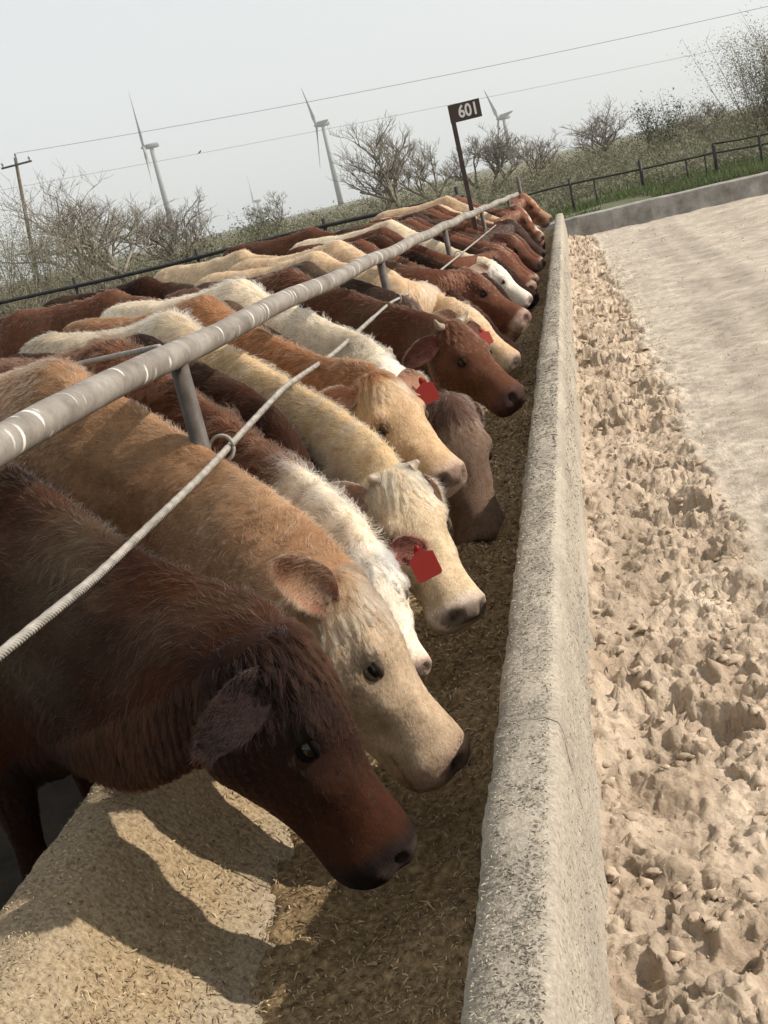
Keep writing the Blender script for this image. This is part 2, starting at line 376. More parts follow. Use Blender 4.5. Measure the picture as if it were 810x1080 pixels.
    cr = np.array([0.40, 0.338, 0.270]) * (1 - t) + np.array([0.54, 0.465, 0.378]) * t
    st = np.clip(fbm(V * [1, 2.2, 1], 4.5, 4, 93, 0.6), 0, 1)[:, None]
    cr = cr * (1 - 0.28 * st) + np.array([0.28, 0.225, 0.17]) * 0.28 * st
    tr = np.zeros(len(V))
    for tx, tw in ((0.85, 0.17), (1.25, 0.15), (2.3, 0.22), (3.4, 0.22)):
        cxl = tx + 0.05 * np.sin(V[:, 1] * 0.5 + tx) + 0.012 * V[:, 1] * (1 if tx < 2 else 0.3); tr = np.maximum(tr, np.exp(-((V[:, 0] - cxl) / tw) ** 4) * np.clip(0.6 + 0.8 * noise3(V, 1.6, 97), 0, 1))
    cr = cr * (1 - 0.22 * tr[:, None]) * (0.9 + 0.2 * np.clip(fbm(V, 24, 3, 98), -1, 1))[:, None]
    s = strip.ravel()[:, None]
    color_attr(o, 'tint', cs * s + cr * (1 - s))
    tag(o, kind='structure')
    return xs, ys, V[:, 2].reshape(ny, nx)
RX, RY, RZ = build_road()
def road_z(x, y): return RZ[min(len(RY) - 1, np.searchsorted(RY, y)), min(len(RX) - 1, np.searchsorted(RX, x))]

def terrain(name, x0, x1, y0, y1, nx, ny, fn, m):
    X, Y = np.meshgrid(np.linspace(x0, x1, nx), np.linspace(y0, y1, ny))
    P = np.stack([X.ravel(), Y.ravel(), np.zeros(X.size)], 1); P[:, 2] = fn(P)
    idx = np.arange(nx * ny).reshape(ny, nx)
    Fc = np.stack([idx[:-1, :-1], idx[:-1, 1:], idx[1:, 1:], idx[1:, :-1]], -1).reshape(-1, 4)
    return tag(mesh_obj(name, P, Fc, m), kind='structure')
terrain('ground', -4000, 4000, -40, 6000, 60, 60, lambda P: np.full(len(P), -0.06), M_GROUND)
terrain('pen_floor', -30, -1.40, -3, 26, 60, 60, lambda P: 0.06 + 0.02 * fbm(P, 1.5, 3, 4), M_PEN)

# ------------------------------------------------------------------ feed bunk (concrete trough)
PROFILE = [(-0.195, -0.06), (-0.205, 0.25), (-0.212, 0.46), (-0.222, 0.508), (-0.245, 0.522), (-0.285, 0.524), (-0.325, 0.520), (-0.350, 0.506), (-0.360, 0.47),
           (-0.372, 0.38), (-0.395, 0.28), (-0.44, 0.20), (-0.52, 0.155), (-0.64, 0.14), (-0.76, 0.15), (-0.87, 0.19), (-0.97, 0.26), (-1.06, 0.345), (-1.125, 0.425),
           (-1.165, 0.466), (-1.21, 0.482), (-1.27, 0.480), (-1.315, 0.462), (-1.34, 0.41), (-1.35, 0.2), (-1.36, -0.06)]
BUNK_END = 23.3
def prof_pts(sub):
    P = np.array(PROFILE); out = []
    for a, b in zip(P[:-1], P[1:]):
        k = max(1, int(np.linalg.norm(b - a) / sub))
        for i in range(k): out.append(a + (b - a) * i / k)
    out.append(P[-1]); return np.array(out)
bunk = tag(empty('feed_bunk', (-0.78, 12.0, 0)), 'long weathered concrete feed trough running from the foreground to the far wall', 'feed trough')
y = 0.55; k = 0
while y < BUNK_END - 0.3:
    y1 = min(BUNK_END, 2.30 + 6.1 * k)
    sub = 0.018 if y1 < 9 else 0.035
    pp = prof_pts(sub); ys = np.arange(y + 0.0015, y1 - 0.0015, sub * (1.0 if y1 < 9 else 2.0)); ys = np.append(ys, y1 - 0.0015)
    PX, PY = np.meshgrid(pp[:, 0], ys); PZ = np.repeat(pp[None, :, 1], len(ys), 0)
    V = np.stack([PX.ravel(), PY.ravel(), PZ.ravel()], 1)
    # worn, uneven faces: push along an approximate normal of the profile
    tg = np.gradient(pp, axis=0); nr = np.stack([tg[:, 1], -tg[:, 0]], 1); nr /= np.linalg.norm(nr, axis=1)[:, None] + 1e-9
    nn = np.tile(nr, (len(ys), 1))
    dsp = 0.0045 * fbm(V, 14, 3, 40) + 0.0028 * fbm(V, 70, 2, 60) + 0.006 * noise3(V * [0.3, 1, 0.3], 1.1, 3)
    V[:, 0] += nn[:, 0] * dsp; V[:, 2] += nn[:, 1] * dsp
    npf = len(pp); idx = np.arange(len(V)).reshape(len(ys), npf)
    Fc = np.stack([idx[:-1, :-1], idx[:-1, 1:], idx[1:, 1:], idx[1:, :-1]], -1).reshape(-1, 4)
    faces = [tuple(f) for f in Fc]
    # close the ends and the underside so that each section is solid
    faces.append(tuple(idx[0, ::-1])); faces.append(tuple(idx[-1])); faces.append((idx[0, 0], idx[-1, 0], idx[-1, -1], idx[0, -1]))
    me_o = mesh_obj('trough_section', V, faces, M_CONC, bunk, loc=bunk.location)
    pol = me_o.data.polygons
    for q in (-1, -2, -3): pol[len(pol) + q].use_smooth = False
    y = y1; k += 1

# feed in the trough: an uneven bed plus tens of thousands of loose flakes
def feed_h(P):
    bowl = np.interp(P[:, 0], [p[0] for p in PROFILE[::-1]], [p[1] for p in PROFILE[::-1]])
    lvl = 0.235 + 0.045 * fbm(P, 2.2, 3, 8) + 0.018 * fbm(P, 13, 3, 12) - 0.03 * np.exp(-((P[:, 1] - 1.4) / 0.7) ** 2) + 0.05 * np.exp(-((P[:, 0] + 0.45) / 0.12) ** 2) * (0.6 + 0.6 * noise3(P, 2.3, 19)) - 0.03 * np.exp(-((P[:, 0] + 0.68) / 0.12) ** 2) * (0.5 + noise3(P, 2.9, 20))
    return lvl, bowl
xs = np.arange(-1.10, -0.372, 0.014); ysf = [0.7]
while ysf[-1] < BUNK_END - 0.1: ysf.append(ysf[-1] + max(0.012, 0.006 * ysf[-1]))
X, Y = np.meshgrid(xs, np.array(ysf)); P = np.stack([X.ravel(), Y.ravel(), np.zeros(X.size)], 1)
lv, bw = feed_h(P)
P[:, 2] = np.where(lv > bw + 0.004, lv, bw - 0.012)
idx = np.arange(X.size).reshape(X.shape)
Fc = np.stack([idx[:-1, :-1], idx[:-1, 1:], idx[1:, 1:], idx[1:, :-1]], -1).reshape(-1, 4)
feed = mesh_obj('feed', P, Fc, M_FEED)
tag(feed, 'brown chopped feed lying in the bottom of the concrete trough', 'feed', kind='stuff')

def flakes(name, pts, nrm, lens, wids, cols, label, cat, up=0.35, seed=1):
    r = np.random.default_rng(seed); n = len(pts)
    d = r.normal(size=(n, 3)); d -= nrm * np.sum(d * nrm, 1)[:, None] * (1 - up); d /= np.linalg.norm(d, axis=1)[:, None]
    s = np.cross(nrm, d) + r.normal(size=(n, 3)) * 0.3; s /= np.linalg.norm(s, axis=1)[:, None]
    L = lens[:, None] / 2; Wd = wids[:, None] / 2
    bend = nrm * (lens * r.uniform(0.02, 0.25, n))[:, None]
    c = pts + nrm * (wids * 0.7)[:, None]
    V = np.stack([c - d * L - s * Wd * .6, c - d * L + s * Wd * .6, c + s * Wd + bend, c - s * Wd + bend, c + d * L + s * Wd * .5, c + d * L - s * Wd * .5], 1).reshape(-1, 3)
    b = (np.arange(n) * 6)[:, None]
    Fc = np.concatenate([b + np.array([[0, 1, 2, 3]]), b + np.array([[3, 2, 4, 5]])], 0)
    o = mesh_obj(name, V, Fc, M_FLAKE, smooth=False)
    color_attr(o, 'tint', np.repeat(cols, 6, 0))
    return tag(o, label, cat, kind='stuff')
def tint(n, a, b, seed, dark=0.15):
    r = np.random.default_rng(seed); t = r.random((n, 1)) ** 1.3
    c = np.array(a) * (1 - t) + np.array(b) * t
    c[r.random(n) < dark] *= 0.4
    return c * r.uniform(0.8, 1.2, (n, 1))
n = 44000
r = np.random.default_rng(3)
yy = 0.9 * np.exp(r.random(n) ** 1.1 * math.log(20 / 0.9)); xx = r.uniform(-1.1, -0.39, n)
P = np.stack([xx, yy, np.zeros(n)], 1); lv, bw = feed_h(P); P[:, 2] = np.maximum(lv, bw + 0.002)
on_feed = lv > bw
keep = on_feed | (r.random(n) < 0.45)
P = P[keep]; n = len(P); sc_ = np.clip(P[:, 1] / 2.5, 1, 2.5)
nn = np.tile([0, 0, 1.0], (n, 1)); slope = P[:, 0] < -0.9; nn[slope] = unit([0.62, 0, 0.78])
flakes('loose_feed_flakes', P, nn, r.uniform(0.005, 0.017, n) * sc_ * np.where(r.random(n) < 0.012, 3.6, 1.0), r.uniform(0.0015, 0.004, n) * sc_, tint(n, (0.14, 0.09, 0.042), (0.48, 0.36, 0.21), 5, 0.25),
       'loose straw bits and chopped feed flakes scattered in the trough', 'feed flakes')
# chaff caked on the wall top and faces of the trough
n = 28000
yy = 0.9 * np.exp(r.random(n) ** 1.2 * math.log(16 / 0.9))
side = r.random(n); P = np.zeros((n, 3)); nn = np.zeros((n, 3)); P[:, 1] = yy
top = side < 0.42; P[top, 0] = r.uniform(-0.338, -0.232, top.sum()); P[top, 2] = 0.522; nn[top] = (0, 0, 1)
fac = (side >= 0.42) & (side < 0.55); P[fac, 0] = -0.206; zz = 0.1 + 0.4 * r.random(fac.sum()); P[fac, 2] = zz; nn[fac] = (1, 0, 0.05)
cur = side >= 0.55; q = r.random(cur.sum())
P[cur, 0] = np.where(q < 0.55, r.uniform(-1.30, -1.17, cur.sum()), r.uniform(-1.17, -0.93, cur.sum()))
P[cur, 2] = np.interp(P[cur, 0], [p[0] for p in PROFILE[::-1]][2:], [p[1] for p in PROFILE[::-1]][2:]) + 0.002; nn[cur] = unit([0.35, 0, 0.9])
sc_ = np.clip(yy / 2.5, 1, 2.2)
flakes('chaff', P, nn, r.uniform(0.004, 0.010, n) * sc_, r.uniform(0.0012, 0.0032, n) * sc_, np.where(cur[:, None], tint(n, (0.16, 0.11, 0.055), (0.47, 0.37, 0.235), 6, 0.4), tint(n, (0.16, 0.135, 0.10), (0.38, 0.335, 0.265), 7, 0.4)),
       'pale dry chaff stuck to the rim and sides of the concrete trough', 'chaff', 0.10, 9)
# straw and crumbs on the road strip
n = 9000
P = np.stack([r.uniform(-0.2, 0.45, n), 0.95 * np.exp(r.random(n) * math.log(20)), np.zeros(n)], 1)
far_ = r.random(n) < 0.25; P[far_, 0] = r.uniform(0.45, 4.5, far_.sum()); P[far_, 1] = 3 + 20 * r.random(far_.sum())
P[:, 2] = [road_z(a, b) for a, b in P[:, :2]]
sc_ = np.clip(P[:, 1] / 3, 1, 3)
flakes('straw_litter', P, np.tile([0, 0, 1.0], (n, 1)), r.uniform(0.006, 0.022, n) * sc_, r.uniform(0.0012, 0.003, n) * sc_, tint(n, (0.22, 0.16, 0.09), (0.55, 0.46, 0.32), 8, 0.2),
       'dry straw litter strewn over the churned dirt beside the trough', 'straw', 0.3, 10)
# loose clods lying on the churned strip
def clods():
    r = np.random.default_rng(21); bm = bmesh.new(); bmesh.ops.create_icosphere(bm, subdivisions=2, radius=1.0)
    bv = np.array([v.co for v in bm.verts]); bf = np.array([[v.index for v in f.verts] for f in bm.faces]); bm.free()
    V = []; Fc = []; n = 0
    for k in range(420):
        y = 1.1 * math.exp(r.random() * math.log(20)); x = r.uniform(-0.19, 0.44 - 0.008 * y)
        s = r.uniform(0.005, 0.015) * (1 + min(y, 10) * 0.05)
        if r.random() < 0.08: s *= 1.6
        v = bv * (1 + 0.75 * fbm(bv + k * 3.1, 1.5, 2, k % 50, 0.6))[:, None] * s * np.array([r.uniform(.8, 1.5), r.uniform(.8, 1.4), r.uniform(.45, .8)])
        a = r.uniform(0, 6.28); R = np.array([[math.cos(a), -math.sin(a), 0], [math.sin(a), math.cos(a), 0], [0, 0, 1]])
        v = v @ R.T + np.array([x, y, road_z(x, y) - s * 0.1]); V.append(v); Fc.append(bf + n); n += len(bv)
    o = mesh_obj('dirt_clods', np.concatenate(V), np.concatenate(Fc), M_CLOD, smooth=False)
    tag(o, 'loose tan clods of dry dirt along the outside of the trough', 'clods', kind='stuff')
clods()

# ------------------------------------------------------------------ neck rail with posts and cable
RAIL = [onx(-260, 600, -1.12), onx(0, 470, -1.12), onx(180, 375, -1.12), onx(300, 318, -1.12), onx(420, 262, -1.11), ony(487, 230, 12.6), ony(545, 205, 20.4)]
RAIL[0] = RAIL[1] + (RAIL[1] - RAIL[2]) * 1.6
def poly(pts, y):
    ys = [p[1] for p in pts]
    return np.array([np.interp(y, ys, [p[0] for p in pts]), y, np.interp(y, ys, [p[2] for p in pts])])
fence = tag(empty('neck_rail_fence', (-1.25, 9, 0)), 'weathered grey pipe rail on posts running over the necks of the cattle', 'pipe rail')
FL = fence.location
b = Bag()
pts = [poly(RAIL, yv) for yv in np.linspace(0.7, 20.4, 60)]
pts = [p + np.array([0, 0, 0.006 * math.sin(3.1 * p[1])]) for p in pts]
b.tube(pts, [0.037 + 0.0008 * math.sin(9 * i) for i in range(len(pts))], 20); b.obj('rail', M_PIPE, fence, loc=FL)
POSTS = [3.25, 7.05, 10.8, 14.6, 18.6]
CABZ = {}
for i, py in enumerate(POSTS):
    p = poly(RAIL, py); b = Bag()
    b.tube([(p[0] - 0.005, py, 0.05), (p[0] - 0.005, py, p[2] - 0.02)], 0.024 if i else 0.026, 14); b.obj('post', M_POST, fence, loc=FL)
# thin brace rod behind the first post
b = Bag(); b.tube([onx(82, 384, -1.62), onx(168, 366, -1.18)], 0.009, 8); b.obj('brace_rod', M_CABLE, fence, loc=FL)
CX_ = -1.05
CABLE = [onx(px_, py_, CX_) for px_, py_ in ((-120, 786), (0, 690), (100, 610), (215, 500), (300, 408), (350, 375), (410, 320), (440, 305))]
CABLE += [np.array([-1.0, 13.0, 0.93]), np.array([-0.92, 18.6, 0.9])]
b = Bag(); cp = []
for a, c in zip(CABLE[:-1], CABLE[1:]):
    for t in np.linspace(0, 1, 12, endpoint=False): cp.append(a + (c - a) * t)
cp.append(CABLE[-1]); cp = np.array(cp)
for _ in range(3): cp[1:-1] = 0.25 * cp[:-2] + 0.5 * cp[1:-1] + 0.25 * cp[2:]
b.tube(cp, 0.0075, 10); cab = b.obj('cable', M_CABLE, fence, loc=FL)
# strands twisted round the near half of the cable
L = np.concatenate([[0], np.cumsum(np.linalg.norm(np.diff(cp, axis=0), axis=1))])
for s in range(6):
    b = Bag(); q = []
    for d in np.arange(0, 4.6, 0.009):
        c = np.array([np.interp(d, L, cp[:, j]) for j in range(3)]); t = unit(np.array([np.interp(d + .01, L, cp[:, j]) for j in range(3)]) - c)
        a1 = unit(np.cross(t, [0, 0, 1.0])); a2 = np.cross(t, a1); ph = d / 0.062 * 2 * math.pi + s * math.pi / 3
        q.append(c + 0.0072 * (math.cos(ph) * a1 + math.sin(ph) * a2))
    b.tube(q, 0.0036, 5); st = b.obj('strand', M_CABLE, cab, loc=FL)
# ring that holds the cable to the first post, and a clip on each further post
for i, py in enumerate(POSTS[:4]):
    j = np.argmin(abs(cp[:, 1] - py)); c = cp[j]; b = Bag(); rr = 0.036 if i == 0 else 0.03
    q = [c + np.array([-0.02 + rr * math.cos(a), 0.012 * math.sin(a), rr * math.sin(a)]) for a in np.linspace(0, 2 * math.pi, 25)]
    b.tube(q, 0.0055 if i == 0 else 0.004, 8); b.obj('cable_ring', M_CABLE, fence, loc=FL)
b = Bag(); pe = poly(RAIL, 20.3); b.tube([(pe[0] + 0.05, 20.9, 0), (pe[0] + 0.05, 20.9, 1.36)], 0.03, 10); b.obj('end_post', M_POST, fence, loc=FL)

# ------------------------------------------------------------------ pen number sign 601
sy = 14.3
s_base = poly(RAIL, sy) + np.array([0, 0.05, 0])
s_top = ony(473, 108, sy); s_bot = ony(497, 218, sy)
sign = tag(empty('pen_sign', tuple(s_base)), 'brown metal pen sign on a tall dark post reading 601', 'sign')
b = Bag()
topz = ony(474, 112, sy)[2]; sx = 0.5 * (s_top[0] + s_bot[0])
b.box((sx, sy + 0.05, (topz + 0.55) / 2), (0.05, 0.04, topz - 0.55)); b.obj('post', M_SIGN, sign, smooth=False, loc=sign.location)
pr = ony(503, 105, sy)[0]; ph = 0.5 * (ony(476, 126, sy)[2] + ony(506, 121, sy)[2])
pw = 0.355; phh = 0.195
px0 = sx - 0.0275
b = Bag(); b.box((px0 + pw / 2, sy + 0.022, topz - phh / 2 + 0.01), (pw, 0.012, phh)); plate = b.obj('plate', M_SIGN, sign, smooth=False, loc=sign.location)
fc = bpy.data.curves.new('number', 'FONT'); fc.body = '601'; fc.size = 0.185; fc.extrude = 0.002; fc.align_x = 'CENTER'; fc.align_y = 'CENTER'; fc.offset = 0.004
fo = bpy.data.objects.new('number_tmp', fc); COL.objects.link(fo)
bpy.context.view_layer.update()
nme = bpy.data.meshes.new_from_object(fo.evaluated_get(bpy.context.evaluated_depsgraph_get()))
bpy.data.objects.remove(fo); nme.materials.clear(); nme.materials.append(M_LETTER)
no = bpy.data.objects.new('number', nme); COL.objects.link(no); no.parent = plate
no.rotation_euler = (math.radians(90), 0, 0); no.location = Vector((px0 + pw * 0.61, sy + 0.0135, topz - phh / 2 + 0.008)) - sign.location
no.scale = (0.82, 1.0, 1.0)

# ------------------------------------------------------------------ cattle
# head stations: x along the face from poll (0) to nose (0.48), half width, dorsal z, ventral z
HEAD = np.array([(-0.05, 0.058, -0.060, -0.16), (-0.025, 0.092, -0.018, -0.22), (0.02, 0.108, 0.004, -0.262), (0.07, 0.120, 0.012, -0.288), (0.12, 0.127, 0.014, -0.296),
                 (0.17, 0.123, 0.010, -0.286), (0.22, 0.106, 0.001, -0.264), (0.27, 0.092, -0.005, -0.238), (0.32, 0.083, -0.008, -0.216), (0.37, 0.081, -0.007, -0.202),
                 (0.41, 0.086, -0.003, -0.196), (0.445, 0.091, -0.002, -0.190), (0.472, 0.088, -0.010, -0.178), (0.492, 0.068, -0.030, -0.152)])
TORSO = np.array([(0.34, 0.09, 0.90, 0.66), (0.26, 0.145, 1.05, 0.56), (0.12, 0.19, 1.22, 0.50), (0.0, 0.215, 1.30, 0.48), (-0.15, 0.235, 1.285, 0.47), (-0.35, 0.26, 1.265, 0.455),
                  (-0.6, 0.28, 1.26, 0.46), (-0.8, 0.265, 1.275, 0.50), (-0.98, 0.245, 1.29, 0.57), (-1.12, 0.21, 1.275, 0.66), (-1.22, 0.15, 1.22, 0.76), (-1.27, 0.08, 1.14, 0.84)])
GROUND_PEN = 0.06
def bez(p0, p1, p2, p3, t): return (1 - t) ** 3 * p0 + 3 * t * (1 - t) ** 2 * p1 + 3 * t * t * (1 - t) * p2 + t ** 3 * p3
def remesh(V, Fc, vox, smooth_it):
    me = bpy.data.meshes.new('tmp'); me.from_pydata([tuple(v) for v in V], [], Fc); me.update()
    o = bpy.data.objects.new('tmp', me); COL.objects.link(o)
    m = o.modifiers.new('r', 'REMESH'); m.mode = 'VOXEL'; m.voxel_size = vox; m.adaptivity = 0
    s = o.modifiers.new('s', 'SMOOTH'); s.factor = 0.5; s.iterations = smooth_it
    bpy.context.view_layer.update()
    ev = bpy.data.meshes.new_from_object(o.evaluated_get(bpy.context.evaluated_depsgraph_get()))
    v = np.empty(len(ev.vertices) * 3, dtype=np.float32); ev.vertices.foreach_get('co', v)
    f = np.empty(len(ev.loops), dtype=np.int32); ev.loops.foreach_get('vertex_index', f)
    bpy.data.objects.remove(o); bpy.data.meshes.remove(me); bpy.data.meshes.remove(ev)
    return v.reshape(-1, 3).astype(float), f.reshape(-1, 4)
def vert_normals(V, Fc):
    a, b, c, d = (V[Fc[:, i]] for i in range(4))
    fn = np.cross(c - a, d - b); n = np.zeros_like(V)
    for i in range(4): np.add.at(n, Fc[:, i], fn)
    return n / (np.linalg.norm(n, axis=1)[:, None] + 1e-12)

def ear_frame(P, hx, hy, hz, s, sd, spec):
    """spec: (outward, forward, dorsal) direction of the ear in head axes and the same for the way its cup opens"""
    e, o = spec or (((0.70, -0.60, -0.20), (0.6, 0.25, 0.6)) if sd < 0 else ((0.65, -0.45, -0.25), (0.5, 0.5, 0.2)))
    root = P + (hx * 0.030 + hy * sd * 0.098 - hz * 0.050) * s
    ed = unit(hy * sd * e[0] + hx * e[1] + hz * e[2]); wn = hy * sd * o[0] + hx * o[1] + hz * o[2]
    return root, ed, unit(wn - ed * (wn @ ed))
COWS = []
def cow(label, W, heading, K, P, Mz, col, vox=0.011, hairs=30000, hl=1.0, hw_=1.0, zt=1.37, roll=0.0, ears=(None, None), tags=(), horns=None,
        seed=1, curl=0.0, group=None, hr=1.0, width=0.9, dense=None, chest=0.0):
    """W withers (x, y); heading deg (0 = +X); P poll, Mz nose in world; col: palette; ears: (back, lift) for near(-Y) and far ear"""
    rg = np.random.default_rng(seed)
    h = math.radians(heading); f = np.array([math.cos(h), math.sin(h), 0]); l = np.array([-math.sin(h), math.cos(h), 0]); up = np.array([0, 0, 1.0])
    base = np.array([W[0], W[1], GROUND_PEN]); sc = (zt - GROUND_PEN) / 1.30
    P = np.asarray(P, float); Mz = np.asarray(Mz, float)
    hx = unit(Mz - P); s = np.linalg.norm(Mz - P) / 0.48
    hz = unit(up - hx * (up @ hx)); 
    if abs(roll) > 0:
        q = Quaternion(Vector(hx), math.radians(roll)); hz = np.array(q @ Vector(hz))
    hy = np.cross(hz, hx)                       # left side of the head
    H3 = np.stack([hx, hy, hz])
    bag = Bag()
    # torso
    rings = []
    for (sx_, hw, zt_, zb_) in TORSO:
        zb_ = zb_ - chest * float(np.clip((sx_ + 0.5) / 0.5, 0, 1))
        c = base + f * sx_ * sc + up * (zt_ + zb_) / 2 * sc; hh = (zt_ - zb_) / 2 * sc; ring = []
        for a in np.linspace(0, 2 * math.pi, 20, endpoint=False):
            ca, sa = math.cos(a), math.sin(a)
            ww = hw * sc * width * (1.0 - 0.30 * max(0, sa) ** 1.5)
            ring.append(c + l * ww * math.copysign(abs(ca) ** 0.85, ca) + up * hh * math.copysign(abs(sa) ** 0.9, sa))
        rings.append(ring)
    bag.add(*loft(rings))
    # neck: through the shoulder, under the cable (crest point K) and up into the back of the skull
    N1 = P + hx * 0.055 * s - hz * 0.125 * s
    K = np.asarray(K, float); uK = unit(up * 0.8 + f * 0.45)
    ctl = [base - f * 0.35 * sc + up * 0.98 * sc, base - f * 0.08 * sc + up * 0.98 * sc, K - uK * 0.20 * sc, N1, N1 + hx * 0.20 - hz * 0.02]
    def neck_at(t):
        k = 1 + min(1, int(t * 2)); q = t * 2 - (k - 1); a_, b_, c_, d_ = ctl[k - 1], ctl[k], ctl[k + 1], ctl[k + 2]
        return 0.5 * ((2 * b_) + (c_ - a_) * q + (2 * a_ - 5 * b_ + 4 * c_ - d_) * q * q + (3 * b_ - a_ - 3 * c_ + d_) * q ** 3)
    hhs = np.interp(np.linspace(0, 1, 14), [0, .2, .5, .75, .92, 1], [0.29, 0.26, 0.20, 0.175, 0.155, 0.125]) * sc
    hws = np.interp(np.linspace(0, 1, 14), [0, .2, .5, .75, .92, 1], [0.175, 0.16, 0.125, 0.108, 0.10, 0.085]) * sc * width
    rings = []; neckc = []
    for i, t in enumerate(np.linspace(0, 1, 14)):
        c = neck_at(t); tg = unit(neck_at(min(1, t + .02)) - neck_at(max(0, t - .02)))
        u0 = up * (1 - t) + hz * t; uu = unit(u0 - tg * (u0 @ tg)); ll = np.cross(uu, tg)
        neckc.append((c, tg, uu)); ring = []
        for a in np.linspace(0, 2 * math.pi, 18, endpoint=False):
            ca, sa = math.cos(a), math.sin(a)
            dew = 1.0 if sa > 0 else 1.0 + 0.62 * math.sin(math.pi * min(1, t * 1.02)) ** 0.8
            ring.append(c + ll * hws[i] * (1 - 0.30 * max(0, sa) ** 2 - 0.45 * max(0, -sa) ** 2) * ca + uu * hhs[i] * dew * sa)
        rings.append(ring)
    bag.add(*loft(rings))
    # head
    rings = []
    for (x, hw, zt_, zb_) in HEAD:
        c = P + (hx * x + hz * (zt_ + zb_) / 2) * s; hh = (zt_ - zb_) / 2 * s; ring = []
        for a in np.linspace(0, 2 * math.pi, 24, endpoint=False):
            ca, sa = math.cos(a), math.sin(a)
            jaw = 1 - 0.34 * max(0, -sa) ** 1.2 - 0.16 * max(0, sa) ** 3
            ring.append(c + hy * hw * s * jaw * math.copysign(abs(ca) ** 0.8, ca) + hz * hh * math.copysign(abs(sa) ** 0.85, sa))
        rings.append(ring)
    bag.add(*loft(rings))
    # legs: front (elbow, knee, fetlock, hoof) and hind (stifle, hock, fetlock, hoof)
    for sd in (-1, 1):
        for pts, rad in ((((0.04, .13, .72), (0.03, .13, .56), (0.07, .12, .36), (0.06, .12, .20), (0.06, .12, .085), (0.09, .12, .05), (0.10, .12, 0.0)), (.11, .085, .055, .038, .044, .05, .058)),
                         (((-1.0, .15, .82), (-0.96, .155, .62), (-1.10, .15, .46), (-1.17, .14, .38), (-1.13, .14, .22), (-1.11, .14, .09), (-1.08, .14, .05), (-1.07, .14, 0.0)), (.16, .13, .075, .055, .04, .046, .05, .058))):
            bag.tube([base + f * a * sc + l * sd * b_ * width * sc + up * c * sc for a, b_, c in pts], [q * sc for q in rad], 12)
    # tail
    bag.tube([base + f * a * sc + up * c * sc for a, c in ((-1.2, 1.2), (-1.28, 1.15), (-1.32, 0.95), (-1.33, 0.7), (-1.33, 0.5), (-1.33, 0.38))], [.035, .03, .026, .026, .04, .02], 8)
    V, Fc = remesh(bag.V, bag.F, vox, 4 if vox < 0.0115 else (3 if vox < 0.015 else 2))
    # sculpt in head space
    lh = ((V - P) @ H3.T) / s
    dv = np.zeros_like(V)
    def g(cx, cy, cz, r): return np.exp(-(((lh[:, 0] - cx) / r) ** 2 + ((lh[:, 1] - cy) / r) ** 2 + ((lh[:, 2] - cz) / r) ** 2))
    for sd in (-1, 1):
        dv += (g(.152, sd * .115, -.018, .034) * 0.031)[:, None] * np.array([0, sd * 1.0, 0.5])          # brow
        dv += (g(.188, sd * .112, -.060, .022) * 0.012)[:, None] * np.array([0, -sd, 0])                  # eye socket
        dv += (g(.205, sd * .108, -.096, .026) * 0.010)[:, None] * np.array([0, sd, 0])                   # lower lid
        dv += (g(.27, sd * .095, -.085, .036) * 0.015)[:, None] * np.array([0, sd, 0])                     # facial crest
        dv += (g(.13, sd * .11, -.19, .065) * 0.016)[:, None] * np.array([0, sd, 0])                       # cheek
        dv += (g(.315, sd * .085, -.150, .045) * 0.016)[:, None] * np.array([0, -sd, 0.1])                 # hollow between cheek and lips
        dv += (g(.245, sd * .06, .0, .03) * 0.008)[:, None] * np.array([0, -sd * .6, -0.8])               # sides of the nose bridge
        dv += (g(.43, sd * .09, -.11, .045) * 0.014)[:, None] * np.array([0.1, sd, 0])                     # upper lip
        dv += (g(.16, sd * .09, -.275, .05) * 0.014)[:, None] * np.array([0, sd * .5, -0.8])               # angle of the jaw
        dv += (g(.10, sd * .12, -.06, .03) * 0.010)[:, None] * np.array([0, -sd, 0])                       # temple
        dv += (g(.472, sd * .052, -.042, .020) * 0.034)[:, None] * np.array([-0.7, -sd * 0.7, -0.2])      # nostril
        dv += (g(.452, sd * .080, -.02, .022) * 0.010)[:, None] * np.array([0, sd, 0.4])                  # wing of the nostril
        dv += (g(.40, sd * .08, -.150, .020) * 0.008)[:, None] * np.array([0, -sd, 0])                    # mouth corner
    dv += (np.exp(-((lh[:, 0] - .30) / .06) ** 2) * np.exp(-((lh[:, 2] - 0.0) / .03) ** 2) * (np.abs(lh[:, 1]) < .05) * -0.009)[:, None] * np.array([0, 0, 1.0])
    dv += (g(-.01, 0, 0.0, .04) * 0.012)[:, None] * np.array([-0.3, 0, 1.0])                              # poll bump
    hm = np.exp(-np.clip(np.abs(lh[:, 0] - .22) - .3, 0, 9) / .03) * (lh[:, 0] > -.1)
    V = V + (dv * hm[:, None]) @ H3 * s
    # muscles and bones of trunk and neck
    lb = np.stack([(V - base) @ f, (V - base) @ l, (V - base) @ up], 1) / sc
    nr = vert_normals(V, Fc)
    off = 0
    for sd in (-1, 1):
        off = off + 0.022 * np.exp(-(((lb[:, 0] - .10) / .13) ** 2 + ((lb[:, 1] - sd * .18) / .12) ** 2 + ((lb[:, 2] - .85) / .22) ** 2))
        off = off - 0.016 * np.exp(-(((lb[:, 0] + .16) / .07) ** 2 + ((lb[:, 1] - sd * .2) / .12) ** 2 + ((lb[:, 2] - 1.02) / .2) ** 2))
        off = off + 0.03 * np.exp(-(((lb[:, 0] + .98) / .06) ** 2 + ((lb[:, 1] - sd * .2) / .06) ** 2 + ((lb[:, 2] - 1.2) / .06) ** 2))
        off = off - 0.025 * np.exp(-(((lb[:, 0] + .80) / .10) ** 2 + ((lb[:, 1] - sd * .24) / .1) ** 2 + ((lb[:, 2] - 1.08) / .1) ** 2))
    body_m = 1 - hm
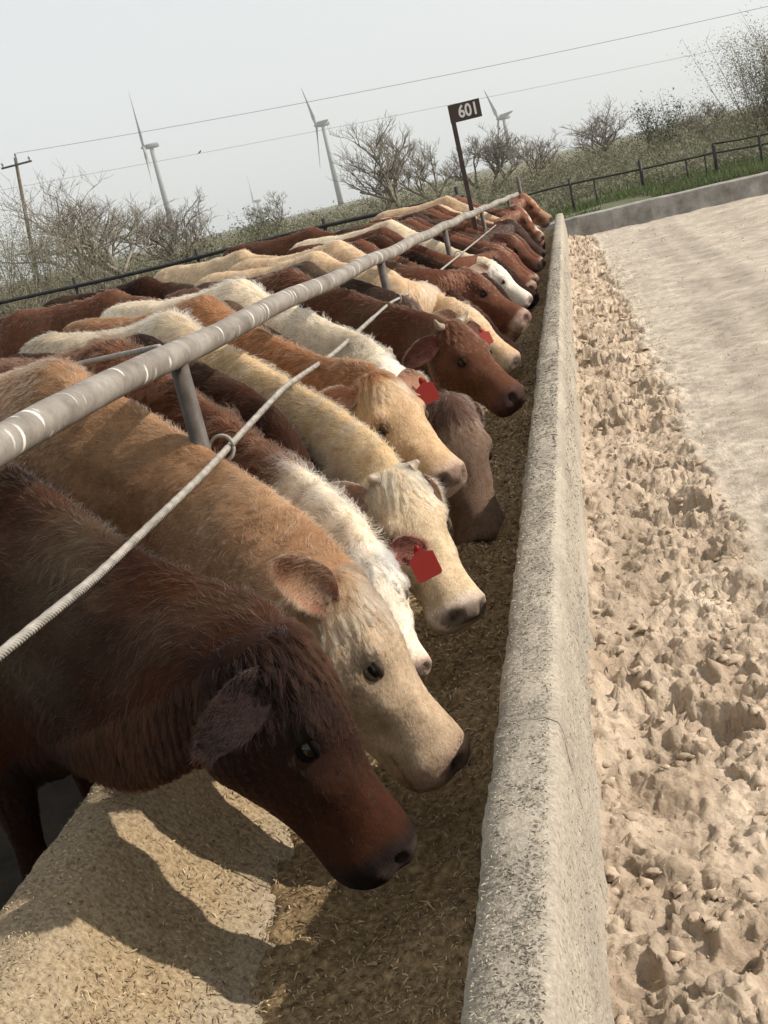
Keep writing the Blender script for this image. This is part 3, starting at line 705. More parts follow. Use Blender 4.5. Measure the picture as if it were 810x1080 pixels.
    off = off * body_m + body_m * 0.006 * fbm(V, 9, 2, seed)
    V = V + nr * off[:, None] * sc
    nb = len(V)
    is_head = (lh[:, 0] > -0.03) & (hm > 0.5) & (lb[:, 2] < 1.25)
    # ears: two-layered leaf shells joined to the same body mesh
    earV = []; earF = []; ear_in = []; ear_tip = []
    for k, sd in enumerate((-1, 1)):
        root, ed, wn_ = ear_frame(P, hx, hy, hz, s, sd, ears[k]); wd = np.cross(wn_, ed)
        nt_, nw = 13, 11; grid = {}
        EL = 0.178 * s * rg.uniform(.95, 1.05); EW = 0.049 * s
        for ly in (0, 1):
            for i in range(nt_):
                t = i / (nt_ - 1); wv = EW * (0.46 + 0.72 * math.sin(0.5 * math.pi * min(1.0, t / 0.5))) * math.sqrt(max(0.0, 1 - t ** 2.5))
                for j in range(nw):
                    w = -1 + 2 * j / (nw - 1)
                    cup = (0.9 - 0.45 * t)
                    ang = w * (1.25 * cup)
                    pos = root + ed * (EL * t) + wd * wv * math.sin(ang) / math.sin(max(.2, 1.25 * cup)) - wn_ * wv * 1.05 * (math.cos(ang) - math.cos(1.25 * cup)) - wn_ * 0.02 * s * t * t - hz * 0.03 * s * t * t
                    pos = pos - wn_ * (0.0045 * s * (1 - abs(w) ** 4) if ly else 0.0)
                    grid[ly, i, j] = nb + len(earV); earV.append(pos); ear_in.append(1.0 if ly == 0 else 0.0); ear_tip.append(t)
        for i in range(nt_ - 1):
            for j in range(nw - 1):
                q = (grid[0, i, j], grid[0, i, j + 1], grid[0, i + 1, j + 1], grid[0, i + 1, j]); q2 = tuple(reversed((grid[1, i, j], grid[1, i, j + 1], grid[1, i + 1, j + 1], grid[1, i + 1, j])))
                if sd < 0: q, q2 = tuple(reversed(q)), tuple(reversed(q2))
                earF += [q, q2]
        for i in range(nt_ - 1):
            for j in (0, nw - 1):
                earF.append((grid[0, i, j], grid[0, i + 1, j], grid[1, i + 1, j], grid[1, i, j]))
    V = np.concatenate([V, np.array(earV)]); nE = len(earF)
    Fc = np.concatenate([Fc, np.array(earF, dtype=np.int32)])
    ear_in = np.concatenate([np.zeros(nb), ear_in]); ear_t = np.concatenate([np.zeros(nb), ear_tip]); is_ear = np.arange(len(V)) >= nb
    lh = ((V - P) @ H3.T) / s; lb = np.stack([(V - base) @ f, (V - base) @ l, (V - base) @ up], 1) / sc
    is_head = np.concatenate([is_head, np.ones(len(earV), bool)])
    # pigment of the coat
    body = np.array(col['body']); body2 = np.array(col.get('body2', [c * 1.35 for c in col['body']])); face = np.array(col.get('face', col['body'])); muz = np.array(col.get('muzzle', face * 0.7))
    t = np.clip(0.5 + 0.5 * fbm(V, 4.0, 3, seed + 3), 0, 1)[:, None]
    c = body * (1 - t) + body2 * t
    if 'crest' in col:                                         # paler or white hair along the top of the neck
        m = 0
        for (cc, tg, uu), hh in zip(neckc[col.get('crest_from', 3):], hhs[col.get('crest_from', 3):]):
            e = ((V - cc) @ uu) / hh; dd = np.abs((V - cc) @ tg)
            m = np.maximum(m, np.exp(-(dd / 0.09) ** 2) * np.clip((e - col.get('crest_at', 0.25)) * 3 + 0.5 * fbm(V, 14, 2, seed + 8), 0, 1))
        m = np.clip(m, 0, 1)[:, None] * (~is_head)[:, None]; c = c * (1 - m) + np.array(col['crest']) * m
    if 'face' in col:
        m = np.clip((lh[:, 0] + col.get('face_at', 0.02) * -1) * 18 + 0.9 * fbm(V, 12, 2, seed + 9), 0, 1) * is_head
        if 'blaze' in col: m = m * np.clip((col['blaze'] + 0.05 * fbm(V, 10, 2, seed) - np.abs(lh[:, 1])) * 40 + (lh[:, 0] > .3) * 2, 0, 1)
        m = m[:, None]; c = c * (1 - m) + (face * (0.9 + 0.2 * t)) * m
    m = (np.clip((lh[:, 0] - 0.405) * 28 + 0.3 * fbm(V, 20, 2, seed), 0, 1) * is_head * (~is_ear))[:, None]; c = c * (1 - m) + muz * m
    nose = (np.exp(-np.clip(0.462 - lh[:, 0], 0, 1) / .012) * (lh[:, 2] > -.07) * is_head * (~is_ear))[:, None]
    c = c * (1 - 0.8 * nose) + np.array(col.get('nose', (0.05, 0.035, 0.03))) * 0.8 * nose
    nos = np.zeros(len(V))
    for sd in (-1, 1): nos = np.maximum(nos, np.exp(-(((lh[:, 0] - .470) / .018) ** 2 + ((lh[:, 1] - sd * .054) / .020) ** 2 + ((lh[:, 2] + .044) / .014) ** 2)))
    nos = (np.clip(nos * 1.3, 0, 1) * is_head * (~is_ear))[:, None]; c = c * (1 - 0.9 * nos) + np.array([.012, .008, .007]) * 0.9 * nos
    mouth = (np.exp(-((lh[:, 2] + .150) / .0055) ** 2) * (lh[:, 0] > .37) * is_head * (~is_ear))[:, None]; c = c * (1 - 0.6 * mouth) + np.array([.02, .012, .01]) * 0.6 * mouth
    eye_r = np.zeros(len(V))
    for sd in (-1, 1): eye_r = np.maximum(eye_r, np.exp(-(((lh[:, 0] - .190) / .040) ** 2 + ((lh[:, 1] - sd * .11) / .05) ** 2 + ((lh[:, 2] + .064) / .026) ** 2)))
    eye_r = (eye_r * (~is_ear) * col.get('eye_ring', 0.75))[:, None]; c = c * (1 - eye_r) + np.array([.02, .013, .01]) * eye_r
    if 'ear' in col: e = is_ear[:, None] * 1.0; c = c * (1 - e) + np.array(col['ear']) * e
    ein = (ear_in * np.clip(1.15 - ear_t, 0, 1))[:, None] * 0.75; c = c * (1 - ein) + np.array(col.get('ear_in', (0.30, 0.13, 0.10))) * ein
    if 'ear_edge' in col: e = (is_ear * np.clip((ear_t - .45) * 3, 0, 1))[:, None]; c = c * (1 - e) + np.array(col['ear_edge']) * e
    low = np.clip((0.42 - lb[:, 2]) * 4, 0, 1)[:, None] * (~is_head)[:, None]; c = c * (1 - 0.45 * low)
    dirt = np.clip(fbm(V, 2.5, 3, seed + 30) - 0.15, 0, 1)[:, None] * 0.55 * (~is_head)[:, None]; c = c * (1 - dirt) + np.array([.10, .075, .05]) * dirt
    c = np.clip(c, 0.0008, 0.9)
    root_o = empty('cow', tuple(base))
    tag(root_o, label, 'cow', group or 'cattle feeding along the trough')
    midx = np.zeros(len(Fc), dtype=np.int32); midx[len(Fc) - nE:] = 1
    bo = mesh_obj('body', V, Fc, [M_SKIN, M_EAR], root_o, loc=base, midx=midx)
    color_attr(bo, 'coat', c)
    # eyes, seated in the surface, with lids round them
    for sd in (-1, 1):
        sel = (np.abs(lh[:, 0] - .188) < .016) & (np.abs(lh[:, 2] + .060) < .016) & (lh[:, 1] * sd > .04) & (~is_ear)
        ey = np.median(np.abs(lh[sel, 1])) if sel.any() else 0.105
        er_ = 0.0235 * s
        ec = P + (hx * 0.188 + hy * sd * (ey - 0.0150) - hz * 0.060) * s
        bm = bmesh.new(); bmesh.ops.create_uvsphere(bm, u_segments=16, v_segments=10, radius=er_)
        me = bpy.data.meshes.new('eye'); bm.to_mesh(me); bm.free(); me.materials.append(M_EYE)
        for p_ in me.polygons: p_.use_smooth = True
        eo = bpy.data.objects.new('eye', me); COL.objects.link(eo); eo.parent = root_o; eo.location = Vector(ec - base)
        on = unit(hy * sd + hz * 0.18 + hx * 0.12)
        for part_, lo in (('upper_eyelid', 1), ('lower_eyelid', -1)):
            b2 = Bag(); q = []
            for a_ in np.linspace(-1.35, 1.35, 9):
                vert = lo * (0.62 if lo > 0 else 0.72) * math.cos(a_ * 1.1); along = math.sin(a_) * 1.05
                dirv = unit(hx * along + hz * vert + on * math.sqrt(max(0.05, 1.1 - along ** 2 - vert ** 2))); q.append(ec + dirv * er_ * 1.04)
            b2.tube(q, [er_ * (0.12 + 0.26 * math.sin(math.pi * k_ / 8)) for k_ in range(9)], 7)
            lo_ = b2.obj(part_, M_SKIN, root_o, loc=base); color_attr(lo_, 'coat', np.tile(np.array(col.get('face', col['body'])) * 0.20, (len(b2.V), 1)))
    # ear tags: a flap hanging from the middle of the ear on a button
    for (k, colr, sz, num) in tags:
        sd = (-1, 1)[k]; root, ed, wn_ = ear_frame(P, hx, hy, hz, s, sd, ears[k])
        top = root + ed * 0.115 * s - wn_ * 0.012 * s
        dn = unit(np.array([0.25, -0.1, -1.0])); nrm = unit(np.array([0.35, -0.9, 0.15])); nrm = unit(nrm - dn * (nrm @ dn)); sdv = np.cross(dn, nrm)
        out_ = [(-.16, 0), (.16, 0), (.20, .22), (.5, .34), (.5, 1.15), (.42, 1.25), (-.42, 1.25), (-.5, 1.15), (-.5, .34), (-.2, .22)]
        vv = [top + nrm * 0.012 + (sdv * a + dn * b_) * sz + nrm * w for w in (0.0015, -0.0015) for a, b_ in out_]; m_ = len(out_)
        ff = [tuple(range(m_)), tuple(range(2 * m_ - 1, m_ - 1, -1))] + [(i, i + m_, (i + 1) % m_ + m_, (i + 1) % m_) for i in range(m_)]
        to = mesh_obj('ear_tag', vv, ff, M_TAGS[colr], root_o, smooth=False, loc=base)
        b2 = Bag(); b2.tube([top + nrm * 0.010, top + nrm * 0.019], [0.011 * s, 0.008 * s], 12); b2.obj('tag_button', M_TAGS[colr], to, loc=base)
        if num:
            for ci in range(3):                              # worn numerals as short raised strokes
                b2 = Bag(); cx_ = (-0.28 + 0.28 * ci); 
                segs = [((cx_ - .09, .62), (cx_ + .09, .62)), ((cx_ + .09, .62), (cx_ + .09, 1.02)), ((cx_ - .09, 1.02), (cx_ + .09, 1.02)), ((cx_ - .09, .62), (cx_ - .09, 1.02))][(1 if ci == 2 else 0):]
                if ci == 2: segs = [((cx_, .62), (cx_, 1.02))]
                for (a0, b0), (a1, b1) in segs:
                    b2.tube([top + nrm * 0.0138 + (sdv * a0 + dn * b0) * sz, top + nrm * 0.0138 + (sdv * a1 + dn * b1) * sz], 0.0018, 5)
                b2.obj('numeral', M_TAGINK, to, loc=base)
    if horns:
        for sd in (-1, 1):
            b2 = Bag(); rt = P + (hx * -0.005 + hy * sd * 0.062 - hz * 0.022) * s; q = []
            for t_ in np.linspace(0, 1, 8): q.append(rt + (hy * sd * 0.9 + hz * (0.15 + 0.5 * t_) - hx * 0.25) * horns * t_)
            b2.tube(q, [0.022 * (1 - 0.72 * t_ ** 1.5) for t_ in np.linspace(0, 1, 8)], 12); b2.obj('horn', M_HORN, root_o, loc=base)
    # ---------------- hair
    if hairs:
        tri = np.concatenate([Fc[:, [0, 1, 2]], Fc[:, [0, 2, 3]]]); A, B, Cc = V[tri[:, 0]], V[tri[:, 1]], V[tri[:, 2]]
        fn = np.cross(B - A, Cc - A); ar = np.linalg.norm(fn, axis=1) / 2; fn = fn / (2 * ar[:, None] + 1e-12)
        ctr = (A + B + Cc) / 3; lbt = (ctr - base); fx = lbt @ f / sc; fz = lbt[:, 2] / sc
        hmask = is_head[tri[:, 0]]; emask = is_ear[tri[:, 0]]; lht = ((ctr - P) @ H3.T) / s
        # anatomical density: thick on neck, poll and back line; sparse under the belly; none on the nose
        w = ar * np.where(hmask, 7.0, np.clip(0.35 + 1.2 * (fz - 0.5), 0.12, 1.1))
        w = np.where((~hmask) & (fx > 0.2), np.maximum(w, ar * 0.8), w); w = w * np.where((~hmask) & (fx < -0.45), 0.5, 1.0) * np.where(emask, 1.8, 1.0)
        w = np.where(hmask & ~emask & (lht[:, 0] > 0.452), 0, w)
        for sd in (-1, 1):
            w = np.where((np.abs(lht[:, 0] - .188) < .032) & (np.abs(lht[:, 1] - sd * .11) < .045) & (np.abs(lht[:, 2] + .06) < .024), 0, w)
        ti = rg.choice(len(tri), hairs, p=w / w.sum()); u_, v_ = rg.random(hairs), rg.random(hairs); fl = u_ + v_ > 1; u_[fl] = 1 - u_[fl]; v_[fl] = 1 - v_[fl]
        R0 = A[ti] + (B[ti] - A[ti]) * u_[:, None] + (Cc[ti] - A[ti]) * v_[:, None]; nn = fn[ti]
        hcol = c[tri[ti, 0]]; lhh = ((R0 - P) @ H3.T) / s; hd = hmask[ti]; er = emask[ti]; ein_ = ear_in[tri[ti, 0]] > .5
        # lengths in metres
        ln = np.full(hairs, 0.027) * hl * (1 + 0.35 * noise3(R0, 6, seed + 60)); z_ = (R0[:, 2] - base[2]) / sc
        nc = np.array([q[0] for q in neckc]); nu = np.array([q[2] for q in neckc]); nt2 = np.array([q[1] for q in neckc])
        ni = np.argmin(((R0[:, None, :] - nc[None]) ** 2).sum(2), axis=1)
        crest = np.clip(((R0 - nc[ni]) * nu[ni]).sum(1) / hhs[ni] - 0.35, 0, 1)
        ln = ln * (1 + 1.0 * crest)
        face_l = np.interp(lhh[:, 0], [-.03, .03, .10, .18, .3, .42], [.046, .042, .026, .014, .010, .006]) * (0.5 + 0.5 * hl)
        face_l = face_l * np.where(lhh[:, 2] < -.09, 0.75, 1.0)
        ln = np.where(hd, face_l, ln); ln = np.where(er, np.where(ein_, 0.028, 0.014), ln)
        ln = ln * rg.uniform(0.65, 1.25, hairs)
        flow = -nt2[ni] * 0.75 + np.array([0, 0, -0.55]) + 0.5 * np.stack([noise3(R0, 5, seed + 70), noise3(R0, 5, seed + 71), noise3(R0, 5, seed + 72)], 1)
        flow = np.where((np.abs(lbt[ti] @ f) < 9)[:, None] & ((R0 - base) @ f < 0.05)[:, None], -f * 0.8 + np.array([0, 0, -0.5]) + (flow - flow) , flow) + 0.6 * np.stack([noise3(R0, 16, seed + 75), noise3(R0, 16, seed + 76), noise3(R0, 16, seed + 77)], 1)
        hfl = hx * 0.9 + np.outer(np.sign(lhh[:, 1]), hy) * 0.35 - hz * 0.1 + 0.35 * np.stack([noise3(R0, 22, seed + 80), noise3(R0, 22, seed + 81), noise3(R0, 22, seed + 82)], 1)
        flow = np.where(hd[:, None], hfl, flow)
        edv = np.where((lhh[:, 1] < 0)[:, None], -hy, hy); flow = np.where(er[:, None], edv * 0.9 - hx * 0.2 - hz * 0.25 + 0.5 * np.stack([noise3(R0, 40, seed + 84), noise3(R0, 40, seed + 85), noise3(R0, 40, seed + 86)], 1), flow)
        flow = flow - nn * (flow * nn).sum(1)[:, None]; flow /= np.linalg.norm(flow, axis=1)[:, None] + 1e-9
        lift = np.where(hd & (lhh[:, 0] > .1), 0.22, 0.48) + 0.28 * crest + 0.12 * rg.normal(size=hairs); lift = np.clip(lift, 0.1, 1.2)
        jit = rg.normal(size=(hairs, 3)) * 0.24
        d0 = flow + nn * lift[:, None] + jit; d0 /= np.linalg.norm(d0, axis=1)[:, None]
        npt = 5 if curl else 4
        pts = np.empty((hairs, npt, 3)); pts[:, 0] = R0 - nn * 0.001
        side = np.cross(nn, flow); ph = noise3(R0, 14, seed + 90) * 6
        for i in range(1, npt):
            tt = i / (npt - 1)
            bend = -nn * (lift * 0.45 * tt)[:, None] + np.array([0, 0, -0.25]) * tt
            dd = d0 + bend
            if curl: dd = dd + curl * (side * np.sin(ph + tt * 5.0)[:, None] + nn * np.cos(ph + tt * 5.0)[:, None] * 0.7)
            pts[:, i] = pts[:, i - 1] + dd * (ln / (npt - 1))[:, None]
        # clumping: tips of neighbouring hairs lean together
        cell = 0.024 if vox < 0.0135 else 0.034
        key = np.floor((R0 + 0.004 * rg.normal(size=R0.shape)) / cell).astype(np.int64); kk = key[:, 0] * 73856093 ^ key[:, 1] * 19349663 ^ key[:, 2] * 83492791
        uq, inv = np.unique(kk, return_inverse=True); cnt = np.bincount(inv).astype(float)
        for i in range(1, npt):
            mean = np.stack([np.bincount(inv, pts[:, i, j]) / cnt for j in range(3)], 1)
            pts[:, i] += (mean[inv] - pts[:, i]) * (np.where(er, 0.2, 0.78) * i / (npt - 1))[:, None]
        cu = bpy.data.hair_curves.new('coat'); cu.add_curves([npt] * hairs)
        pts = (pts - base).astype(np.float32)
        cu.attributes['position'].data.foreach_set('vector', pts.ravel())
        ra = cu.attributes.get('radius') or cu.attributes.new('radius', 'FLOAT', 'POINT')
        rad = np.where(hd, 0.00048, 0.00055)[:, None] * hr * np.linspace(1, 0.25, npt)[None] * rg.uniform(.8, 1.3, (hairs, 1))
        ra.data.foreach_set('value', rad.astype(np.float32).ravel())
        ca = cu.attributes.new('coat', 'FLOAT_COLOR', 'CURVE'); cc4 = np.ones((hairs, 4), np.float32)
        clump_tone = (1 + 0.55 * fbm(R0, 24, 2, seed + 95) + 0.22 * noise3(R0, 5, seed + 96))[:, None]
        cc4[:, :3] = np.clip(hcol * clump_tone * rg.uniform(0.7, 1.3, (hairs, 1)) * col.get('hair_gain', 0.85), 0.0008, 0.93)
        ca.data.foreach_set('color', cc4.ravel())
        cu.materials.append(M_HAIR)
        ho = bpy.data.objects.new('coat', cu); COL.objects.link(ho); ho.parent = root_o
    COWS.append(root_o)
    return root_o

def head(mpx, mz, ppx, dy):
    m = onz(*mpx, mz); p = ony(*ppx, m[1] + dy); return p, m
def stance(kpx, heading, x=-1.05, back=0.66, drop=0.0):
    """crest point under the cable seen at kpx, withers a neck's length behind it"""
    k = onx(*kpx, x) if not np.isscalar(kpx) else np.array([x, kpx, 0.95]); k = k - np.array([0, 0, drop]); h = math.radians(heading)
    return dict(K=k, W=(k[0] - math.cos(h) * back, k[1] - math.sin(h) * back), heading=heading)
RED_DARK = dict(body=(0.011, 0.0034, 0.0014), body2=(0.045, 0.0140, 0.0048), muzzle=(0.008, 0.0045, 0.004), ear_in=(0.05, 0.022, 0.018), eye_ring=0.6, hair_gain=0.5)
TAN = dict(body=(0.25, 0.128, 0.064), body2=(0.37, 0.225, 0.125), face=(0.38, 0.285, 0.195), face_at=-0.01, muzzle=(0.28, 0.195, 0.14), nose=(0.12, 0.08, 0.065), ear=(0.50, 0.30, 0.17), ear_in=(0.20, 0.075, 0.05), ear_edge=(0.20, 0.09, 0.05))
HEREFORD = dict(body=(0.060, 0.021, 0.010), body2=(0.105, 0.040, 0.019), crest=(0.74, 0.62, 0.47), crest_at=0.0, crest_from=10, face=(0.76, 0.66, 0.54), face_at=-0.09, muzzle=(0.6, 0.45, 0.36), ear=(0.14, 0.045, 0.03), ear_in=(0.12, 0.035, 0.025))
CREAM = dict(body=(0.44, 0.335, 0.215), body2=(0.56, 0.46, 0.33), crest=(0.52, 0.36, 0.19), face=(0.54, 0.42, 0.28), face_at=0.0, muzzle=(0.62, 0.52, 0.43), nose=(0.10, 0.07, 0.06), ear=(0.6, 0.42, 0.26), eye_ring=0.4)
GOLD = dict(body=(0.20, 0.085, 0.036), body2=(0.30, 0.145, 0.068), face=(0.50, 0.345, 0.205), face_at=0.01, muzzle=(0.50, 0.38, 0.29), nose=(0.17, 0.11, 0.09), ear=(0.55, 0.34, 0.2), ear_in=(0.34, 0.13, 0.10), eye_ring=0.6)
WHITEF = dict(body=(0.58, 0.47, 0.33), body2=(0.70, 0.61, 0.47), face=(0.72, 0.66, 0.58), face_at=0.0, muzzle=(0.7, 0.6, 0.55), nose=(0.14, 0.09, 0.08))
GREYBR = dict(body=(0.06, 0.032, 0.022), body2=(0.10, 0.055, 0.038), face=(0.16, 0.105, 0.075), face_at=0.05, muzzle=(0.20, 0.13, 0.10), nose=(0.06, 0.04, 0.035))
REDBR = dict(body=(0.062, 0.023, 0.012), body2=(0.105, 0.041, 0.021), face=(0.10, 0.040, 0.021), muzzle=(0.085, 0.038, 0.03), ear_in=(0.25, 0.09, 0.07))
REDPINK = dict(body=(0.085, 0.031, 0.017), body2=(0.13, 0.05, 0.028), muzzle=(0.42, 0.30, 0.24), nose=(0.16, 0.09, 0.08), ear_in=(0.4, 0.16, 0.12))
BROWN = dict(body=(0.10, 0.04, 0.022), body2=(0.17, 0.07, 0.04), muzzle=(0.3, 0.2, 0.15))
BLACKBR = dict(body=(0.03, 0.016, 0.012), body2=(0.05, 0.028, 0.02), muzzle=(0.05, 0.03, 0.025))
PALE = dict(body=(0.52, 0.36, 0.22), body2=(0.62, 0.47, 0.32), muzzle=(0.5, 0.38, 0.3))

# the near animals, each posed from its own head in the photograph
P, M = head((447, 893), .40, (312, 668), .06)
cow('dark red cow nearest the camera with its muzzle down in the trough', P=P, Mz=M, col=RED_DARK, vox=0.0085, hairs=110000, seed=1, roll=-20, chest=0.16, ears=(((0.72, 0.30, -0.50), (0.55, 0.15, 0.75)), ((0.7, -0.1, -0.6), (0.5, 0.5, 0.0))), **stance((125, 592), -34), zt=1.38)
P, M = head((503, 792), .40, (372, 607), .06)
cow('tan cow with a pale face and upright ear, just behind the dark red one', P=P, Mz=M, col=TAN, vox=0.011, hairs=110000, seed=2, chest=0.06, ears=(((0.45, -0.85, 0.10), (0.75, 0.2, 0.6)), ((0.75, 0.45, 0.05), (-.5, -.1, .8))), roll=-20, **stance((225, 497), -38), zt=1.36)
P, M = head((440, 708), .48, (384, 578), .16)
cow('red cow with a curly white poll and mane and a red tag in its ear', P=P, Mz=M, col=HEREFORD, vox=0.0125, hairs=80000, hl=1.5, curl=0.55, seed=3, ears=(((0.7, -0.6, 0.0), (0.5, 0.3, 0.8)), ((0.9, 0.10, -0.05), (-.3, .35, .8))), roll=-4, tags=((1, 'red', .07, False),), **stance((268, 455), -38), zt=1.35)
P, M = head((440, 690), .34, (345, 605), .15)
cow('dark brown cow whose lowered head is hidden behind the curly white mane', P=P, Mz=M, col=RED_DARK, vox=0.022, hairs=30000, seed=4, **stance((288, 432), -38), zt=1.33)
P, M = head((502, 642), .46, (418, 498), .20)
cow('cream cow with small horn stubs and a grey nose reaching to the trough wall', P=P, Mz=M, col=CREAM, vox=0.012, hairs=80000, hl=1.25, seed=5, ears=(((0.7, -0.5, -0.5), (0.4, 0.3, 0.7)), ((0.5, 0.75, -0.6), (.3, .5, .3))), roll=-4, horns=0.032, **stance((312, 405), -38), zt=1.36)
P, M = head((484, 496), .67, (398, 395), .22)
cow('golden cow with its head raised and a red tag in its far ear', P=P, Mz=M, col=GOLD, vox=0.012, hairs=80000, hl=1.15, seed=6, ears=(((0.75, -0.5, -0.4), (0.4, 0.3, 0.8)), ((0.9, 0.10, -0.05), (-.3, .35, .8))), roll=-2, tags=((1, 'red', .07, False),), **stance((338, 378), -38), zt=1.37)
P, M = head((528, 572), .25, (480, 425), .12)
cow('grey brown cow eating with its face hanging straight down behind the golden one', P=P, Mz=M, col=GREYBR, vox=0.017, hairs=35000, seed=7, roll=-10, ears=(((0.6, -0.3, -0.7), (0.6, 0.3, 0.5)), ((0.5, 0.75, -0.6), (0.5, 0.5, 0.0))), **stance((352, 362), -38, drop=0.08), zt=1.32)
P, M = head((494, 462), .62, (400, 378), .15)
cow('shaggy cream cow with a white muzzle showing past the golden cow', P=P, Mz=M, col=WHITEF, vox=0.018, hairs=45000, hl=1.5, curl=0.2, seed=8, ears=(((0.5, -0.6, -0.7), (0.6, 0.4, 0.3)), None), **stance((368, 350), -36), zt=1.38, hr=1.2)
P, M = head((552, 412), .53, (478, 340), .22)
cow('red brown cow with one pale horn and a tagged ear behind its brow', P=P, Mz=M, col=REDBR, vox=0.0145, hairs=40000, seed=9, ears=(((0.75, -0.1, -0.6), (0.5, 0.3, 0.8)), ((0.9, 0.10, -0.05), (-.3, .35, .8))), roll=-4, horns=0.075, tags=((1, 'pink', .07, False),), **stance((408, 320), -33), zt=1.33, hr=1.2)
P, M = head((520, 385), .40, (440, 330), .05)
cow('dark brown cow mostly hidden behind the horned red brown one', P=P, Mz=M, col=BLACKBR, vox=0.024, hairs=16000, seed=10, **stance((420, 312), -33), zt=1.33, hr=1.6)
P, M = head((530, 370), .40, (460, 300), .05)
cow('pale cream cow with a thick neck under the cable, head hidden by the horned one', P=P, Mz=M, col=dict(PALE), vox=0.022, hairs=22000, hl=1.2, seed=11, **stance((428, 296), -32), zt=1.36, hr=1.6)
P, M = head((562, 330), .58, (492, 283), .12)
cow('red brown cow with a pale pink nose, head level with the trough rim', P=P, Mz=M, col=REDPINK, vox=0.017, hairs=30000, seed=12, roll=-12, ears=(((0.75, -0.15, -0.5), (0.5, 0.2, 0.8)), None), **stance((447, 284), -30), zt=1.32, hr=1.6)
P, M = head((566, 300), .45, (522, 262), .2)
cow('red cow with a big pinkish ear, behind the pink nosed one', P=P, Mz=M, col=REDPINK, vox=0.02, hairs=16000, seed=13, ears=(None, ((0.9, 0.10, -0.05), (-.3, .35, .8))), tags=((1, 'pink', .08, False),), **stance(10.6, -28), zt=1.33, hr=2.0)
P, M = head((577, 266), .45, (540, 232), .05)
cow('nearly black cow with its muzzle low by the wall in the far group', P=P, Mz=M, col=BLACKBR, vox=0.025, hairs=12000, seed=14, **stance(13.4, -24), zt=1.33, hr=2.2)
P, M = head((576, 249), .52, (548, 218), .05)
cow('light brown cow with a white blaze, second from the far end', P=P, Mz=M, col=dict(BROWN, body=(0.16, 0.07, 0.04), face=(0.55, 0.42, 0.33), blaze=0.03), vox=0.025, hairs=12000, seed=15, **stance(16.6, -20), zt=1.30, hr=2.4)
P, M = head((584, 229), .60, (552, 204), .05)
cow('brown cow at the far end of the rail with its head over the wall', P=P, Mz=M, col=dict(BROWN, body=(0.20, 0.09, 0.05), face=(0.38, 0.22, 0.14), blaze=0.05), vox=0.025, hairs=12000, seed=16, **stance(19.6, -12), zt=1.30, hr=2.6)
# filling animals whose backs and necks show between the others
fill = [(8.1, PALE, 1.38, 'tan cream cow whose straight back shows under the middle of the rail'), (9.2, BROWN, 1.31, 'brown cow standing past the pink nosed cow, only its back showing'),
        (9.9, RED_DARK, 1.30, 'dark red cow in the middle of the row, only its back showing'), (11.3, WHITEF, 1.36, 'white backed cow in the far half of the row'),
        (12.0, RED_DARK, 1.30, 'dark red cow beside the white backed one'), (12.7, BROWN, 1.30, 'brown cow before the nearly black one'),
        (14.1, REDBR, 1.32, 'red brown cow under the foot of the sign post'), (14.9, BROWN, 1.30, 'brown cow just past the sign post'),
        (15.7, REDPINK, 1.31, 'red cow between the sign post and the far end'), (17.4, PALE, 1.37, 'pale tan backed cow near the far end of the row'), (18.4, REDBR, 1.28, 'red brown cow third from the far end'),
        (8.6, RED_DARK, 1.30, 'dark red cow squeezed in before the tan cream one'), (13.0, REDPINK, 1.30, 'red cow with a pink nose just before the nearly black one'),
        (16.1, PALE, 1.30, 'pale cow in the far group past the sign post'), (17.9, RED_DARK, 1.29, 'dark red cow in the far group near the end of the row'), (19.1, BROWN, 1.29, 'brown cow beside the last one at the far end')]
for i, (yy_, colr, z_, lab) in enumerate(fill):
    rr = random.Random(100 + i); a = -32 + max(0, yy_ - 9) * 1.6 + rr.uniform(-4, 4)
    dx = -0.45 + rr.uniform(-0.05, 0.02); m = np.array([dx, yy_ - 0.35 - 0.15 * rr.random(), 0.34 + 0.16 * rr.random()])
    p = m + np.array([-0.30, 0.03 + 0.1 * rr.random(), 0.37])
    cow(lab, P=p, Mz=m, col=colr, vox=0.031, hairs=9000, seed=40 + i, hr=2.3, zt=z_, **stance(yy_, a))

# a few animals standing in the pen behind the row at the trough
for i, (wx, wy, a, colr, z_, lab) in enumerate([(-3.3, 8.6, -24, BROWN, 1.40, 'brown cow standing behind the row, back seen at the left'), (-3.6, 10.2, -20, RED_DARK, 1.40, 'dark red cow standing in the pen behind the row'),
        (-3.2, 12.0, -26, PALE, 1.40, 'pale tan cow standing in the pen behind the row'), (-3.0, 14.6, -15, REDBR, 1.42, 'red brown cow standing far back in the pen'), (-4.4, 9.4, -30, REDBR, 1.38, 'red brown cow standing nearest the left edge of the pen')]):
    h_ = math.radians(a); f_ = np.array([math.cos(h_), math.sin(h_), 0]); w_ = np.array([wx, wy, 0.0])
    cow(lab, W=(wx, wy), heading=a, K=w_ + f_ * 0.62 + np.array([0, 0, 1.20]), P=w_ + f_ * 1.02 + np.array([0, 0, 1.12]), Mz=w_ + f_ * 1.32 + np.array([0, 0, 0.76]), col=colr, vox=0.030, hairs=9000, seed=80 + i, hr=2.3, zt=z_, group='cattle standing behind the row')

